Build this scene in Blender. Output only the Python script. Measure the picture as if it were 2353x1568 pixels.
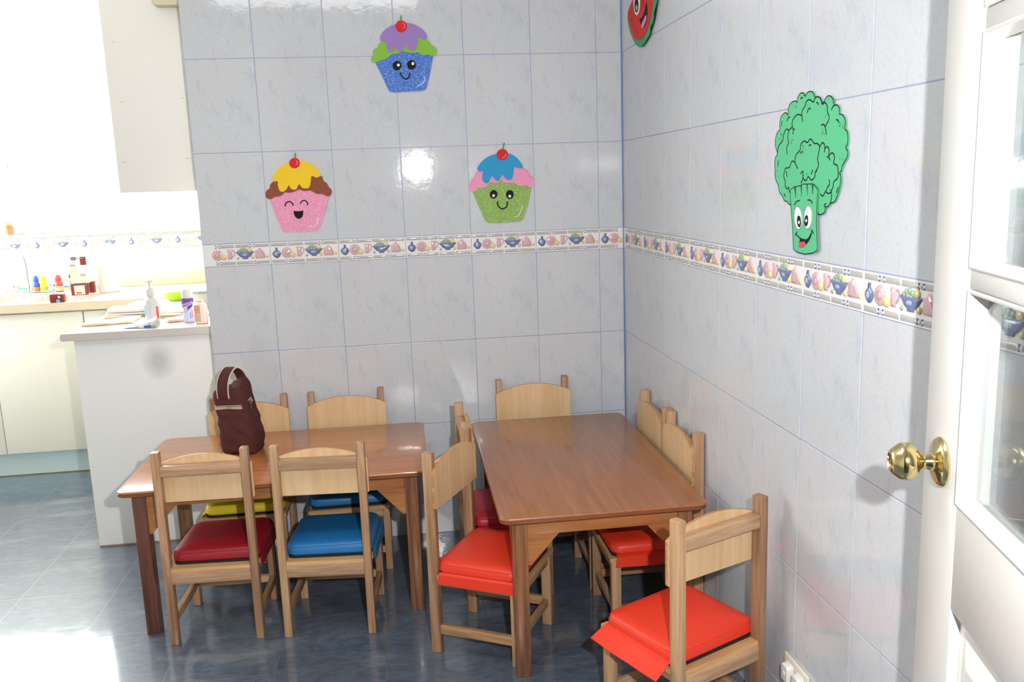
import bpy, bmesh, math, random
from mathutils import Vector, Matrix, Euler
from mathutils.geometry import tessellate_polygon

for o in list(bpy.data.objects):
    bpy.data.objects.remove(o)
scene = bpy.context.scene
col = scene.collection
R = math.radians
random.seed(7)

# ------------------------------------------------------------------ camera
CAM = Vector((-0.8866, -3.3307, 1.3847))
cd = bpy.data.cameras.new('camera'); cam = bpy.data.objects.new('camera', cd); col.objects.link(cam)
cam.location = CAM
cam.rotation_euler = Euler((1.38911, 0.03473, -0.13506), 'XYZ')
cd.sensor_width = 36; cd.lens = 30.58; cd.clip_start = 0.02; cd.clip_end = 100
scene.camera = cam

# ------------------------------------------------------------------ world, lights, exposure
w = bpy.data.worlds.new('World'); scene.world = w; w.use_nodes = True
wb = w.node_tree.nodes['Background']; wb.inputs[0].default_value = (1.0, 1.0, 1.0, 1); wb.inputs[1].default_value = 16.5

def area(name, loc, rot, sx, sy, power, color=(1, 1, 1), portal=False):
    l = bpy.data.lights.new(name, 'AREA'); l.shape = 'RECTANGLE'; l.size = sx; l.size_y = sy
    l.energy = power; l.color = color
    o = bpy.data.objects.new(name, l); o.location = loc; o.rotation_euler = rot; col.objects.link(o)
    if portal: l.cycles.is_portal = True
    return o
KY = 1.80                       # inner face of the kitchen's window wall
LX = -3.80                      # inner face of the left wall
# daylight openings: one over the sink, one in the left wall of the kitchen
area('portal_sink_window', (-2.55, KY + 0.06, 1.70), (R(-90), 0, 0), 1.9, 1.05, 1, portal=True)
area('portal_side_window', (LX - 0.06, 1.125, 1.55), (0, R(-90), 0), 1.3, 1.15, 1, portal=True)
# the room's ceiling lamp
area('ceiling_lamp_light', (-1.25, -1.75, 2.40), (0, 0, 0), 1.1, 0.5, 7, (1.0, 0.985, 0.96))
# the camera's flash, just above its lens
sp = bpy.data.lights.new('flash', 'SPOT'); sp.energy = 148; sp.spot_size = R(125); sp.spot_blend = 0.7; sp.shadow_soft_size = 0.016
sp.color = (0.97, 0.985, 1.0)
so = bpy.data.objects.new('flash', sp); so.location = CAM + Vector((0.17, 0.02, 0.11)); so.rotation_euler = Euler((1.34, 0.0, 0.17)); col.objects.link(so)

vs = scene.view_settings
vs.view_transform = 'Standard'; vs.look = 'None'; vs.gamma = 1.0; vs.use_curve_mapping = False; vs.exposure = 0.16

# ------------------------------------------------------------------ materials
def lin(c):
    c = c / 255.0
    return c / 12.92 if c <= 0.04045 else ((c + 0.055) / 1.055) ** 2.4
def rgb(*c): return (lin(c[0]), lin(c[1]), lin(c[2]), 1.0)
M = {}
def mat(name, c, rough=0.5, metal=0.0, spec=0.5, coat=0.0, coat_rough=0.1, emit=None):
    m = bpy.data.materials.new(name); m.use_nodes = True
    b = m.node_tree.nodes['Principled BSDF']
    b.inputs['Base Color'].default_value = rgb(*c); b.inputs['Roughness'].default_value = rough
    b.inputs['Metallic'].default_value = metal; b.inputs['Specular IOR Level'].default_value = spec
    b.inputs['Coat Weight'].default_value = coat; b.inputs['Coat Roughness'].default_value = coat_rough
    if emit:
        b.inputs['Emission Color'].default_value = (1, 1, 1, 1); b.inputs['Emission Strength'].default_value = emit
    M[name] = m
    return m
class NT:
    def __init__(s, m): s.t = m.node_tree; s.b = s.t.nodes['Principled BSDF']
    def n(s, typ, **kw):
        x = s.t.nodes.new(typ)
        for k, v in kw.items():
            if k.startswith('i_'):
                key = k[2:]; key = int(key) if key.isdigit() else key.replace('_', ' ')
                x.inputs[key].default_value = v
            else: setattr(x, k, v)
        return x
    def l(s, a, b): s.t.links.new(a, b)
    def ramp(s, fac, stops):
        x = s.n('ShaderNodeValToRGB'); e = x.color_ramp.elements
        while len(e) < len(stops): e.new(0.5)
        for i, (p_, c_) in enumerate(stops):
            e[i].position = p_; e[i].color = c_ if len(c_) == 4 else rgb(*c_)
        s.l(fac, x.inputs[0]); return x.outputs[0]
    def noise(s, vec, scale, detail=4, rough=0.55, dist=0.0):
        x = s.n('ShaderNodeTexNoise'); x.inputs['Scale'].default_value = scale; x.inputs['Detail'].default_value = detail
        x.inputs['Roughness'].default_value = rough; x.inputs['Distortion'].default_value = dist
        s.l(vec, x.inputs['Vector']); return x.outputs['Fac']
    def mapv(s, vec, sc=(1, 1, 1), loc=(0, 0, 0), rot=(0, 0, 0)):
        x = s.n('ShaderNodeMapping'); x.inputs['Scale'].default_value = sc; x.inputs['Location'].default_value = loc
        x.inputs['Rotation'].default_value = rot; s.l(vec, x.inputs['Vector']); return x.outputs[0]
    def coord(s, which='Object'):
        x = s.n('ShaderNodeTexCoord'); return x.outputs[which]
    def mix(s, fac, a, b, mode='MIX'):
        x = s.n('ShaderNodeMix', data_type='RGBA', blend_type=mode)
        if isinstance(fac, (int, float)): x.inputs[0].default_value = fac
        else: s.l(fac, x.inputs[0])
        for v, i in ((a, 6), (b, 7)):
            if isinstance(v, tuple): x.inputs[i].default_value = v
            else: s.l(v, x.inputs[i])
        return x.outputs[2]
    def math(s, op, a, b=0.0, c=None):
        x = s.n('ShaderNodeMath', operation=op)
        for i, v in enumerate((a, b) if c is None else (a, b, c)):
            if isinstance(v, (int, float)): x.inputs[i].default_value = v
            else: s.l(v, x.inputs[i])
        return x.outputs[0]
    def bump(s, h, strength, dist):
        x = s.n('ShaderNodeBump'); x.inputs['Strength'].default_value = strength; x.inputs['Distance'].default_value = dist
        s.l(h, x.inputs['Height']); s.l(x.outputs[0], s.b.inputs['Normal']); return x

def tile_mat(name, base, vein, rosy):
    m = mat(name, base, 0.055, spec=0.5); t = NT(m); uv = t.coord('UV')
    a = t.noise(t.mapv(uv, (34, 13, 1), rot=(0, 0, 0.12)), 1.0, 5, 0.6, 0.6)
    b = t.noise(t.mapv(uv, (22, 9, 1), (3.1, 1.7, 0), (0, 0, -0.18)), 1.0, 4, 0.6, 0.8)
    c = t.noise(t.mapv(uv, (7, 5, 1), (9, 4, 0)), 1.0, 2)
    f = t.noise(t.mapv(uv, (160, 110, 1)), 1.0, 3)
    k = t.ramp(a, [(0.56, (0, 0, 0, 1)), (0.72, (1, 1, 1, 1))])
    k2 = t.ramp(b, [(0.60, (0, 0, 0, 1)), (0.74, (1, 1, 1, 1))])
    x = t.mix(t.math('MULTIPLY', t.ramp(c, [(0.42, (0, 0, 0, 1)), (0.68, (1, 1, 1, 1))]), 0.8), rgb(*base), rgb(*rosy))
    x = t.mix(t.math('MULTIPLY', k, 0.45), x, rgb(*vein)); x = t.mix(t.math('MULTIPLY', k2, 0.42), x, rgb(*vein))
    x = t.mix(t.math('MULTIPLY', t.ramp(f, [(0.45, (0, 0, 0, 1)), (0.7, (1, 1, 1, 1))]), 0.22), x, rgb(*vein))
    t.l(x, t.b.inputs['Base Color'])
    nz = t.math('ADD', t.noise(t.coord('Object'), 28, 2), t.math('MULTIPLY', t.noise(t.coord('Object'), 220, 2), 0.12)); t.bump(nz, 0.14, 0.002)
    return m
tile_mat('tile_blue', (201, 203, 206), (165, 172, 186), (205, 202, 205))
tile_mat('tile_kitchen', (206, 205, 196), (196, 196, 190), (208, 206, 198))
mat('grout_blue', (142, 150, 188), 0.45); mat('joint_blue', (104, 122, 172), 0.4); mat('grout_kitchen', (190, 184, 166), 0.7)
mat('border_white', (232, 228, 226), 0.12); mat('border_grey', (182, 178, 173), 0.15)
mat('border_blue', (112, 120, 158), 0.1); mat('border_paleblue', (168, 176, 200), 0.1)
mat('border_pink', (212, 174, 176), 0.1); mat('border_rose', (200, 152, 156), 0.1); mat('border_yellow', (222, 204, 142), 0.1)
mat('border_green', (150, 172, 146), 0.1); mat('border_navy', (84, 88, 136), 0.1)

def floor_mat():
    m = mat('floor_slate', (60, 80, 100), 0.12, spec=0.8, coat=1.0, coat_rough=0.38); t = NT(m); co = t.coord('Object')
    s = t.n('ShaderNodeSeparateXYZ'); t.l(co, s.inputs[0])
    def dist(axis, off, per):
        v = t.math('DIVIDE', t.math('SUBTRACT', s.outputs[axis], off), per)
        fr = t.math('FRACT', v)
        return t.math('MULTIPLY', t.math('MINIMUM', fr, t.math('SUBTRACT', 1.0, fr)), per), t.math('FLOOR', v)
    dx, ix = dist(0, -0.985, 0.32); dy, iy = dist(1, 0.06, 0.333)
    d = t.math('MINIMUM', dx, dy); line = t.math('LESS_THAN', d, 0.0013)
    cell = t.n('ShaderNodeCombineXYZ'); t.l(ix, cell.inputs[0]); t.l(iy, cell.inputs[1])
    off = t.n('ShaderNodeVectorMath', operation='MULTIPLY_ADD'); t.l(cell.outputs[0], off.inputs[0]); off.inputs[1].default_value = (7.3, 3.7, 1); t.l(co, off.inputs[2])
    v = off.outputs[0]
    a = t.noise(t.mapv(v, (9, 20, 1), rot=(0, 0, 0.3)), 1.0, 7, 0.68, 0.9)
    b = t.noise(t.mapv(v, (26, 60, 1), rot=(0, 0, 0.3)), 1.0, 5, 0.65, 0.5)
    x = t.ramp(a, [(0.30, (40, 50, 66)), (0.5, (60, 75, 94)), (0.72, (88, 103, 120))])
    x = t.mix(0.38, x, t.ramp(b, [(0.3, (30, 42, 58)), (0.7, (108, 126, 142))]))
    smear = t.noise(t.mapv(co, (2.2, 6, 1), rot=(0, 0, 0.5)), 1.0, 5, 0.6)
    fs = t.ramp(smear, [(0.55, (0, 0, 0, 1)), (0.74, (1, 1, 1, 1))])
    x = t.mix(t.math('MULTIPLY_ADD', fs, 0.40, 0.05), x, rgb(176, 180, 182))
    spk = t.n('ShaderNodeTexVoronoi'); spk.inputs['Scale'].default_value = 26; t.l(co, spk.inputs['Vector'])
    sl = t.math('LESS_THAN', spk.outputs['Distance'], 0.045)
    x = t.mix(t.math('MULTIPLY', sl, 0.7), x, rgb(170, 165, 150))
    x = t.mix(line, x, rgb(84, 88, 92)); t.l(x, t.b.inputs['Base Color'])
    r = t.math('MULTIPLY_ADD', fs, 0.18, 0.09); r2 = t.math('MAXIMUM', r, t.math('MULTIPLY', line, 0.5)); t.l(r2, t.b.inputs['Roughness'])
    h = t.math('ADD', t.math('MULTIPLY', a, 0.4), t.math('MULTIPLY', line, -0.8)); t.bump(h, 0.10, 0.004)
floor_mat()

def wood(name, c1, c2, axis='Z', scale=1.0, streak=0.5, rough=0.42, coat=0.0, rnd=0.25, coatr=0.12, dark=None, stripe=0.0):
    m = mat(name, c1, rough, coat=coat, coat_rough=coatr); t = NT(m); co = t.coord('Object')
    oi = t.n('ShaderNodeObjectInfo')
    ad = t.n('ShaderNodeVectorMath', operation='MULTIPLY_ADD'); cb = t.n('ShaderNodeCombineXYZ')
    for i in range(3): t.l(oi.outputs['Random'], cb.inputs[i])
    t.l(cb.outputs[0], ad.inputs[0]); ad.inputs[1].default_value = (13, 7, 5); t.l(co, ad.inputs[2]); v = ad.outputs[0]
    lo, hi = 3.0 * scale, 55.0 * scale
    sc = {'X': (lo, hi, hi), 'Y': (hi, lo, hi), 'Z': (hi, hi, lo)}[axis]
    a = t.noise(t.mapv(v, sc), 1.0, 5, 0.62, 1.2)
    sc2 = tuple(q * 4 for q in sc)
    b = t.noise(t.mapv(v, sc2), 1.0, 3, 0.6, 0.3)
    x = t.ramp(a, [(0.5 - 0.28 * (1 - streak) - 0.06, c2), (0.62, c1)])
    if dark and stripe:
        sc3 = tuple(q * 0.55 for q in sc)
        d = t.noise(t.mapv(v, sc3, (5, 5, 5)), 1.0, 2, 0.5, 0.8)
        x = t.mix(t.math('MULTIPLY', t.ramp(d, [(0.52, (0, 0, 0, 1)), (0.62, (1, 1, 1, 1))]), stripe), x, rgb(*dark))
    x = t.mix(0.16, x, t.ramp(b, [(0.3, (90, 66, 44)), (0.7, (255, 250, 240))]), 'SOFT_LIGHT')
    if rnd:
        hs = t.n('ShaderNodeHueSaturation'); t.l(x, hs.inputs['Color'])
        t.l(t.math('MULTIPLY_ADD', oi.outputs['Random'], rnd, 1.0 - rnd * 0.6), hs.inputs['Value']); x = hs.outputs[0]
    t.l(x, t.b.inputs['Base Color'])
    if not name.startswith('table_top'): t.bump(b, 0.05, 0.001)
    return m
wood('wood_post', (184, 142, 108), (130, 92, 66), 'Z', 0.7, 0.5, 0.42, rnd=0.3, dark=(118, 80, 52), stripe=0.45)
wood('wood_post_light', (194, 156, 118), (160, 120, 86), 'Z', 0.7, 0.4, 0.42, rnd=0.2, dark=(146, 104, 68), stripe=0.35)
wood('wood_rail', (198, 160, 126), (152, 112, 82), 'X', 0.8, 0.5, 0.42, rnd=0.3)
wood('wood_rail_y', (182, 142, 102), (132, 94, 62), 'Y', 0.8, 0.5, 0.45, rnd=0.3)
wood('wood_seat', (212, 170, 120), (186, 140, 92), 'X', 0.6, 0.5, 0.4, rnd=0.1)
wood('wood_ply', (222, 188, 146), (206, 168, 122), 'Z', 0.3, 0.45, 0.36, rnd=0.10)
wood('wood_ply_edge', (196, 150, 98), (150, 100, 58), 'X', 2.0, 0.5, 0.5, rnd=0.1)
wood('table_top_x', (176, 110, 60), (156, 92, 48), 'X', 0.45, 0.55, 0.3, coat=0.5, rnd=0.0, coatr=0.06)
wood('table_top_y', (158, 100, 62), (140, 86, 52), 'Y', 0.45, 0.55, 0.3, coat=0.32, rnd=0.0, coatr=0.06)
wood('table_edge', (142, 82, 48), (104, 56, 32), 'X', 1.0, 0.5, 0.35, coat=0.2, rnd=0.0)
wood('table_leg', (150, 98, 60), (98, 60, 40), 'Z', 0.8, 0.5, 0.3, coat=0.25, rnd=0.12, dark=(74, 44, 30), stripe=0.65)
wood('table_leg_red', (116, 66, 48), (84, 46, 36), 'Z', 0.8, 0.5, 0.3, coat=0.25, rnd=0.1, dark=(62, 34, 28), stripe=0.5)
wood('table_apron', (178, 118, 66), (150, 92, 50), 'X', 0.7, 0.5, 0.33, coat=0.25, rnd=0.1)
wood('table_apron_y', (170, 112, 64), (144, 88, 48), 'Y', 0.7, 0.5, 0.33, coat=0.25, rnd=0.1)

def vinyl(name, c, rough=0.44):
    m = mat(name, c, rough, spec=0.5); t = NT(m); co = t.coord('Object')
    a = t.noise(co, 9, 3); b = t.noise(co, 420, 2)
    h = t.math('ADD', t.math('MULTIPLY', a, 1.0), t.math('MULTIPLY', b, 0.05)); t.bump(h, 0.16, 0.012)
    return m
vinyl('vinyl_orange', (224, 54, 28)); vinyl('vinyl_crimson', (146, 16, 30)); vinyl('vinyl_blue', (26, 108, 168)); vinyl('vinyl_yellow', (216, 190, 26))
vinyl('vinyl_darkred', (176, 24, 40))
mat('black_fabric', (26, 26, 30), 0.9)

def foam(name, c): mat(name, c, 0.75, spec=0.25)
foam('foam_green', (132, 184, 70)); foam('foam_purple', (156, 124, 184)); foam('foam_stem', (58, 160, 92)); foam('foam_red', (212, 40, 48))
foam('foam_pink', (232, 152, 184)); foam('foam_black', (22, 22, 24)); foam('foam_white', (236, 236, 236)); foam('foam_brown', (140, 78, 56))
foam('foam_yellow', (238, 196, 44)); foam('foam_cyan', (52, 150, 198)); foam('foam_magenta', (222, 78, 140)); foam('foam_rind', (66, 164, 108))
foam('foam_melon', (206, 58, 54)); foam('foam_grey', (168, 172, 176)); foam('foam_darkred', (126, 26, 28)); foam('foam_broccoli', (92, 186, 134)); foam('foam_tongue', (226, 74, 84))
def glitter(name, c, hi):
    m = mat(name, c, 0.55); t = NT(m); co = t.coord('Object')
    v = t.n('ShaderNodeTexVoronoi'); v.inputs['Scale'].default_value = 620; t.l(co, v.inputs['Vector'])
    s = t.n('ShaderNodeSeparateColor'); t.l(v.outputs['Color'], s.inputs[0])
    k = t.ramp(s.outputs[0], [(0.86, (0, 0, 0, 1)), (0.93, (1, 1, 1, 1))])
    v2 = t.n('ShaderNodeTexVoronoi'); v2.inputs['Scale'].default_value = 300; t.l(co, v2.inputs['Vector'])
    s2 = t.n('ShaderNodeSeparateColor'); t.l(v2.outputs['Color'], s2.inputs[0])
    k2 = t.math('MULTIPLY', t.math('GREATER_THAN', s2.outputs[1], 0.93), t.math('LESS_THAN', v2.outputs['Distance'], 0.42))
    x = t.mix(t.math('MULTIPLY', s.outputs[1], 0.25), rgb(*c), rgb(*hi))
    x = t.mix(t.math('MAXIMUM', t.math('MULTIPLY', k, 0.45), k2), x, rgb(250, 250, 250)); t.l(x, t.b.inputs['Base Color'])
glitter('glit_blue', (24, 92, 186), (60, 134, 220)); glitter('glit_pink', (226, 132, 168), (238, 170, 198)); glitter('glit_green', (122, 160, 48), (156, 190, 80))

mat('white_paint', (236, 234, 230), 0.32); mat('door_paint', (226, 222, 216), 0.3, spec=0.45)
mat('plaster', (226, 224, 220), 0.8); mat('ceiling_white', (235, 234, 230), 0.9); mat('hall_wall', (214, 212, 208), 0.9)
mat('cabinet_cream', (234, 229, 214), 0.4); mat('toe_teal', (204, 224, 222), 0.5); mat('board_edge', (150, 124, 90), 0.7)
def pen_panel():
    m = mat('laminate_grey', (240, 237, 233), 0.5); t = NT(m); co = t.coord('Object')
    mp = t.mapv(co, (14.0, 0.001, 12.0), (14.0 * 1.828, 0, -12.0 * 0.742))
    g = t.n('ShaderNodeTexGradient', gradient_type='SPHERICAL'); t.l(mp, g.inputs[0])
    f = t.math('MULTIPLY', t.ramp(g.outputs[1], [(0.0, (0, 0, 0, 1)), (0.75, (1, 1, 1, 1))]), 0.42)  # soft round dark spot mixed into the panel's base colour
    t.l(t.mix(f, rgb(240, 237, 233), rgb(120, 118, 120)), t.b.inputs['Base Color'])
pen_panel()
mat('laminate_beige', (240, 234, 226), 0.5); mat('worktop', (206, 196, 188), 0.38); mat('worktop_beige', (218, 202, 172), 0.4)
mat('brass', (226, 206, 150), 0.14, metal=1.0); mat('chrome', (220, 222, 226), 0.08, metal=1.0); mat('steel', (214, 204, 192), 0.35, metal=0.4)
mat('outlet_plastic', (226, 218, 200), 0.4); mat('outlet_cap', (232, 226, 222), 0.35); mat('beige_box', (214, 202, 170), 0.6); mat('dark_gap', (70, 62, 56), 0.9)
mat('tape', (214, 204, 176), 0.6)
def fabric(name, c):
    m = mat(name, c, 0.85, spec=0.25); t = NT(m); co = t.coord('Object')
    t.l(t.mix(t.noise(co, 40, 4), rgb(*[q * 0.82 for q in c]), rgb(*[min(255, q * 1.16) for q in c])), t.b.inputs['Base Color'])
    h = t.math('ADD', t.noise(co, 14, 3), t.math('MULTIPLY', t.noise(co, 600, 1), 0.05)); t.bump(h, 0.25, 0.02)
fabric('bag_fabric', (78, 40, 38)); mat('bag_thread', (214, 206, 190), 0.8); mat('zip_tape', (178, 156, 124), 0.8); mat('zip_metal', (150, 134, 110), 0.3, metal=1.0)
for n_, c_ in dict(p_white=(208, 203, 199), p_blue=(48, 84, 176), p_skyblue=(90, 176, 226), p_yellow=(246, 206, 40), p_red=(232, 70, 66), p_orange=(236, 120, 70), p_black=(42, 52, 46),
                   p_maroon=(122, 40, 36), p_peach=(238, 190, 160), p_grey=(150, 144, 152), p_lime=(172, 222, 48), p_purple=(104, 64, 156), p_lilac=(206, 204, 232), p_palepink=(244, 214, 204),
                   p_tan=(206, 158, 122), p_cream=(244, 226, 180), p_terracotta=(226, 116, 76), p_silver=(180, 182, 188), p_green=(150, 180, 90), p_text=(250, 248, 250), p_amber=(222, 170, 96), p_teal=(128, 206, 190)).items():
    mat(n_, c_, 0.4)
M['p_silver'].node_tree.nodes['Principled BSDF'].inputs['Metallic'].default_value = 0.7
mat('cloth_white', (222, 216, 206), 0.95)
mat('leaf', (90, 150, 60), 0.6)
def glass(name, tint=(0.93, 0.96, 0.96, 1)):
    m = bpy.data.materials.new(name); m.use_nodes = True; t = m.node_tree; t.nodes.clear()
    o = t.nodes.new('ShaderNodeOutputMaterial'); mx = t.nodes.new('ShaderNodeMixShader'); tr = t.nodes.new('ShaderNodeBsdfTransparent'); g = t.nodes.new('ShaderNodeBsdfGlossy'); f = t.nodes.new('ShaderNodeFresnel')
    tr.inputs[0].default_value = tint; g.inputs['Roughness'].default_value = 0.01
    ge = t.nodes.new('ShaderNodeNewGeometry'); mp_ = t.nodes.new('ShaderNodeMapRange'); mp_.inputs[3].default_value = 1.45; mp_.inputs[4].default_value = 1 / 1.45
    t.links.new(ge.outputs['Backfacing'], mp_.inputs[0]); t.links.new(mp_.outputs[0], f.inputs[0])
    t.links.new(f.outputs[0], mx.inputs[0]); t.links.new(tr.outputs[0], mx.inputs[1]); t.links.new(g.outputs[0], mx.inputs[2]); t.links.new(mx.outputs[0], o.inputs[0]); M[name] = m
glass('glass_pane')
mat('lamp_glow', (250, 250, 250), 0.6, emit=1.5)

# ------------------------------------------------------------------ geometry helpers
def link(name, bm, mats, parent=None, smooth=False, recalc=True):
    if recalc: bmesh.ops.recalc_face_normals(bm, faces=bm.faces[:])
    me = bpy.data.meshes.new(name); bm.to_mesh(me); bm.free()
    if isinstance(mats, str): mats = [mats]
    for m in mats: me.materials.append(M[m])
    if smooth:
        me.polygons.foreach_set('use_smooth', [True] * len(me.polygons))
        try: me.set_sharp_from_angle(angle=R(35))
        except Exception: pass
    o = bpy.data.objects.new(name, me); col.objects.link(o)
    if parent: o.parent = parent
    return o
def thing(name, label, cat, loc=(0, 0, 0), rz=0.0, group=None):
    o = bpy.data.objects.new(name, None); col.objects.link(o); o.empty_display_size = 0.1
    o.location = loc; o.rotation_euler = (0, 0, rz); o['label'] = label; o['category'] = cat
    if group: o['group'] = group
    return o
def tag(o, label, cat, group=None):
    o['label'] = label; o['category'] = cat
    if group: o['group'] = group
    return o
def struct(o): o['kind'] = 'structure'; return o
def dup(root, loc, rz, label, group=None):
    r = root.copy(); col.objects.link(r); r.location = loc; r.rotation_euler = (0, 0, rz); r['label'] = label
    if group: r['group'] = group
    for ch in list(root.children):
        c = ch.copy(); col.objects.link(c); c.parent = r
        for g in ch.children:
            d = g.copy(); col.objects.link(d); d.parent = c
    return r
def merge(bm, src, mi=0, mtx=None):
    vm = {}
    for v in src.verts: vm[v] = bm.verts.new(mtx @ v.co if mtx else v.co)
    for f in src.faces:
        nf = bm.faces.new([vm[v] for v in f.verts]); nf.material_index = mi if mi is not None else f.material_index; nf.smooth = f.smooth
    src.free()
def box(bm, x0, x1, y0, y1, z0, z1, bev=0.0, mi=0, seg=2, mtx=None):
    b = bmesh.new(); bmesh.ops.create_cube(b, size=1.0)
    for v in b.verts: v.co = Vector(((v.co.x + .5) * (x1 - x0) + x0, (v.co.y + .5) * (y1 - y0) + y0, (v.co.z + .5) * (z1 - z0) + z0))
    if bev: bmesh.ops.bevel(b, geom=b.edges[:], offset=bev, segments=seg, affect='EDGES', profile=0.5)
    merge(bm, b, mi, mtx)
def boxo(name, dims, m, parent=None, bev=0.0015, seg=2, mtx=None):
    bm = bmesh.new(); box(bm, *dims, bev=bev, seg=seg, mtx=mtx); return link(name, bm, m, parent, smooth=bev > 0)
def rings(bm, rs, cap0=True, cap1=True, mi=0, closed=True):
    prev = None; first = None
    for r in rs:
        cur = [bm.verts.new(p) for p in r]
        if prev:
            n = len(cur)
            for i in range(n if closed else n - 1):
                f = bm.faces.new((prev[i], prev[(i + 1) % n], cur[(i + 1) % n], cur[i])); f.material_index = mi
        else: first = cur
        prev = cur
    if cap0: bm.faces.new(list(reversed(first))).material_index = mi
    if cap1: bm.faces.new(prev).material_index = mi
def lathe(bm, prof, n=24, mi=0, mtx=None, cap0=True, cap1=True):
    rs = []
    for r, z in prof:
        ring = [Vector((r * math.cos(2 * math.pi * i / n), r * math.sin(2 * math.pi * i / n), z)) for i in range(n)]
        rs.append([mtx @ p for p in ring] if mtx else ring)
    rings(bm, rs, cap0, cap1, mi)
def tube(bm, pts, r, n=10, mi=0, rr=None, cap=True):
    pts = [Vector(p) for p in pts]; rs = []; up = None
    for i, p in enumerate(pts):
        d = (pts[min(i + 1, len(pts) - 1)] - pts[max(i - 1, 0)]).normalized()
        if up is None: up = d.orthogonal().normalized()
        up = (up - d * up.dot(d)).normalized(); s = d.cross(up)
        q = rr[i] if rr else r
        rs.append([p + (up * math.cos(2 * math.pi * k / n) + s * math.sin(2 * math.pi * k / n)) * q for k in range(n)])
    rings(bm, rs, cap, cap, mi)
def crom(pts, closed=True, k=4):
    n = len(pts); out = []
    rng = range(n) if closed else range(n - 1)
    for i in rng:
        p0 = pts[(i - 1) % n] if closed else pts[max(i - 1, 0)]; p1 = pts[i]; p2 = pts[(i + 1) % n]; p3 = pts[(i + 2) % n] if closed else pts[min(i + 2, n - 1)]
        for j in range(k):
            t = j / k
            out.append(tuple(0.5 * (2 * p1[a] + (p2[a] - p0[a]) * t + (2 * p0[a] - 5 * p1[a] + 4 * p2[a] - p3[a]) * t * t + (3 * p1[a] - p0[a] - 3 * p2[a] + p3[a]) * t ** 3) for a in range(len(p1))))
    if not closed: out.append(tuple(pts[-1]))
    return out
def rrect(hx, hy, r, n=5, cx=0, cy=0):
    out = []
    for sx, sy, a0 in ((1, 1, 0), (-1, 1, 90), (-1, -1, 180), (1, -1, 270)):
        for i in range(n + 1):
            a = R(a0 + 90 * i / n); out.append((cx + sx * (hx - r) + r * math.cos(a), cy + sy * (hy - r) + r * math.sin(a)))
    return out
def extrude_poly(bm, pts, place, d0, d1, mi=0):
    """pts: 2D outline, place(u,v,d)->Vector; solid slab between depths d0 and d1"""
    tris = tessellate_polygon([[Vector((p[0] * 1000, p[1] * 1000, 0)) for p in pts]])
    a = [bm.verts.new(place(u, v, d0)) for u, v in pts]; b = [bm.verts.new(place(u, v, d1)) for u, v in pts]
    n = len(pts)
    for t in tris:
        try: bm.faces.new([b[i] for i in t]).material_index = mi
        except ValueError: pass
        try: bm.faces.new([a[i] for i in reversed(t)]).material_index = mi
        except ValueError: pass
    for i in range(n):
        bm.faces.new((a[i], a[(i + 1) % n], b[(i + 1) % n], b[i])).material_index = mi
def stroke(bm, pts, width, place, d0, d1, closed=False, taper=True):
    n = len(pts); L = []; Rr = []
    for i, p in enumerate(pts):
        a = pts[(i - 1) % n] if closed or i else pts[0]; b = pts[(i + 1) % n] if closed or i < n - 1 else pts[-1]
        dx, dy = b[0] - a[0], b[1] - a[1]; q = math.hypot(dx, dy) or 1; nx, ny = -dy / q, dx / q
        w_ = width * 0.5 * (1.0 if closed or not taper else (0.45 + 0.75 * math.sin(math.pi * (i + 0.5) / n)))
        L.append((p[0] + nx * w_, p[1] + ny * w_)); Rr.append((p[0] - nx * w_, p[1] - ny * w_))
    rng = range(n) if closed else range(n - 1)
    rows = [[bm.verts.new(place(*q, d)) for q in s] for s in (L, Rr) for d in (d0, d1)]   # L0 L1 R0 R1
    for i in rng:
        j = (i + 1) % n
        bm.faces.new((rows[1][i], rows[1][j], rows[3][j], rows[3][i])); bm.faces.new((rows[0][i], rows[0][j], rows[1][j], rows[1][i])); bm.faces.new((rows[2][i], rows[3][i], rows[3][j], rows[2][j]))
def place_back(y): return lambda u, v, d: Vector((u, y - d, v))
def place_right(x): return lambda u, v, d: Vector((x - d, -u, v))

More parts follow.
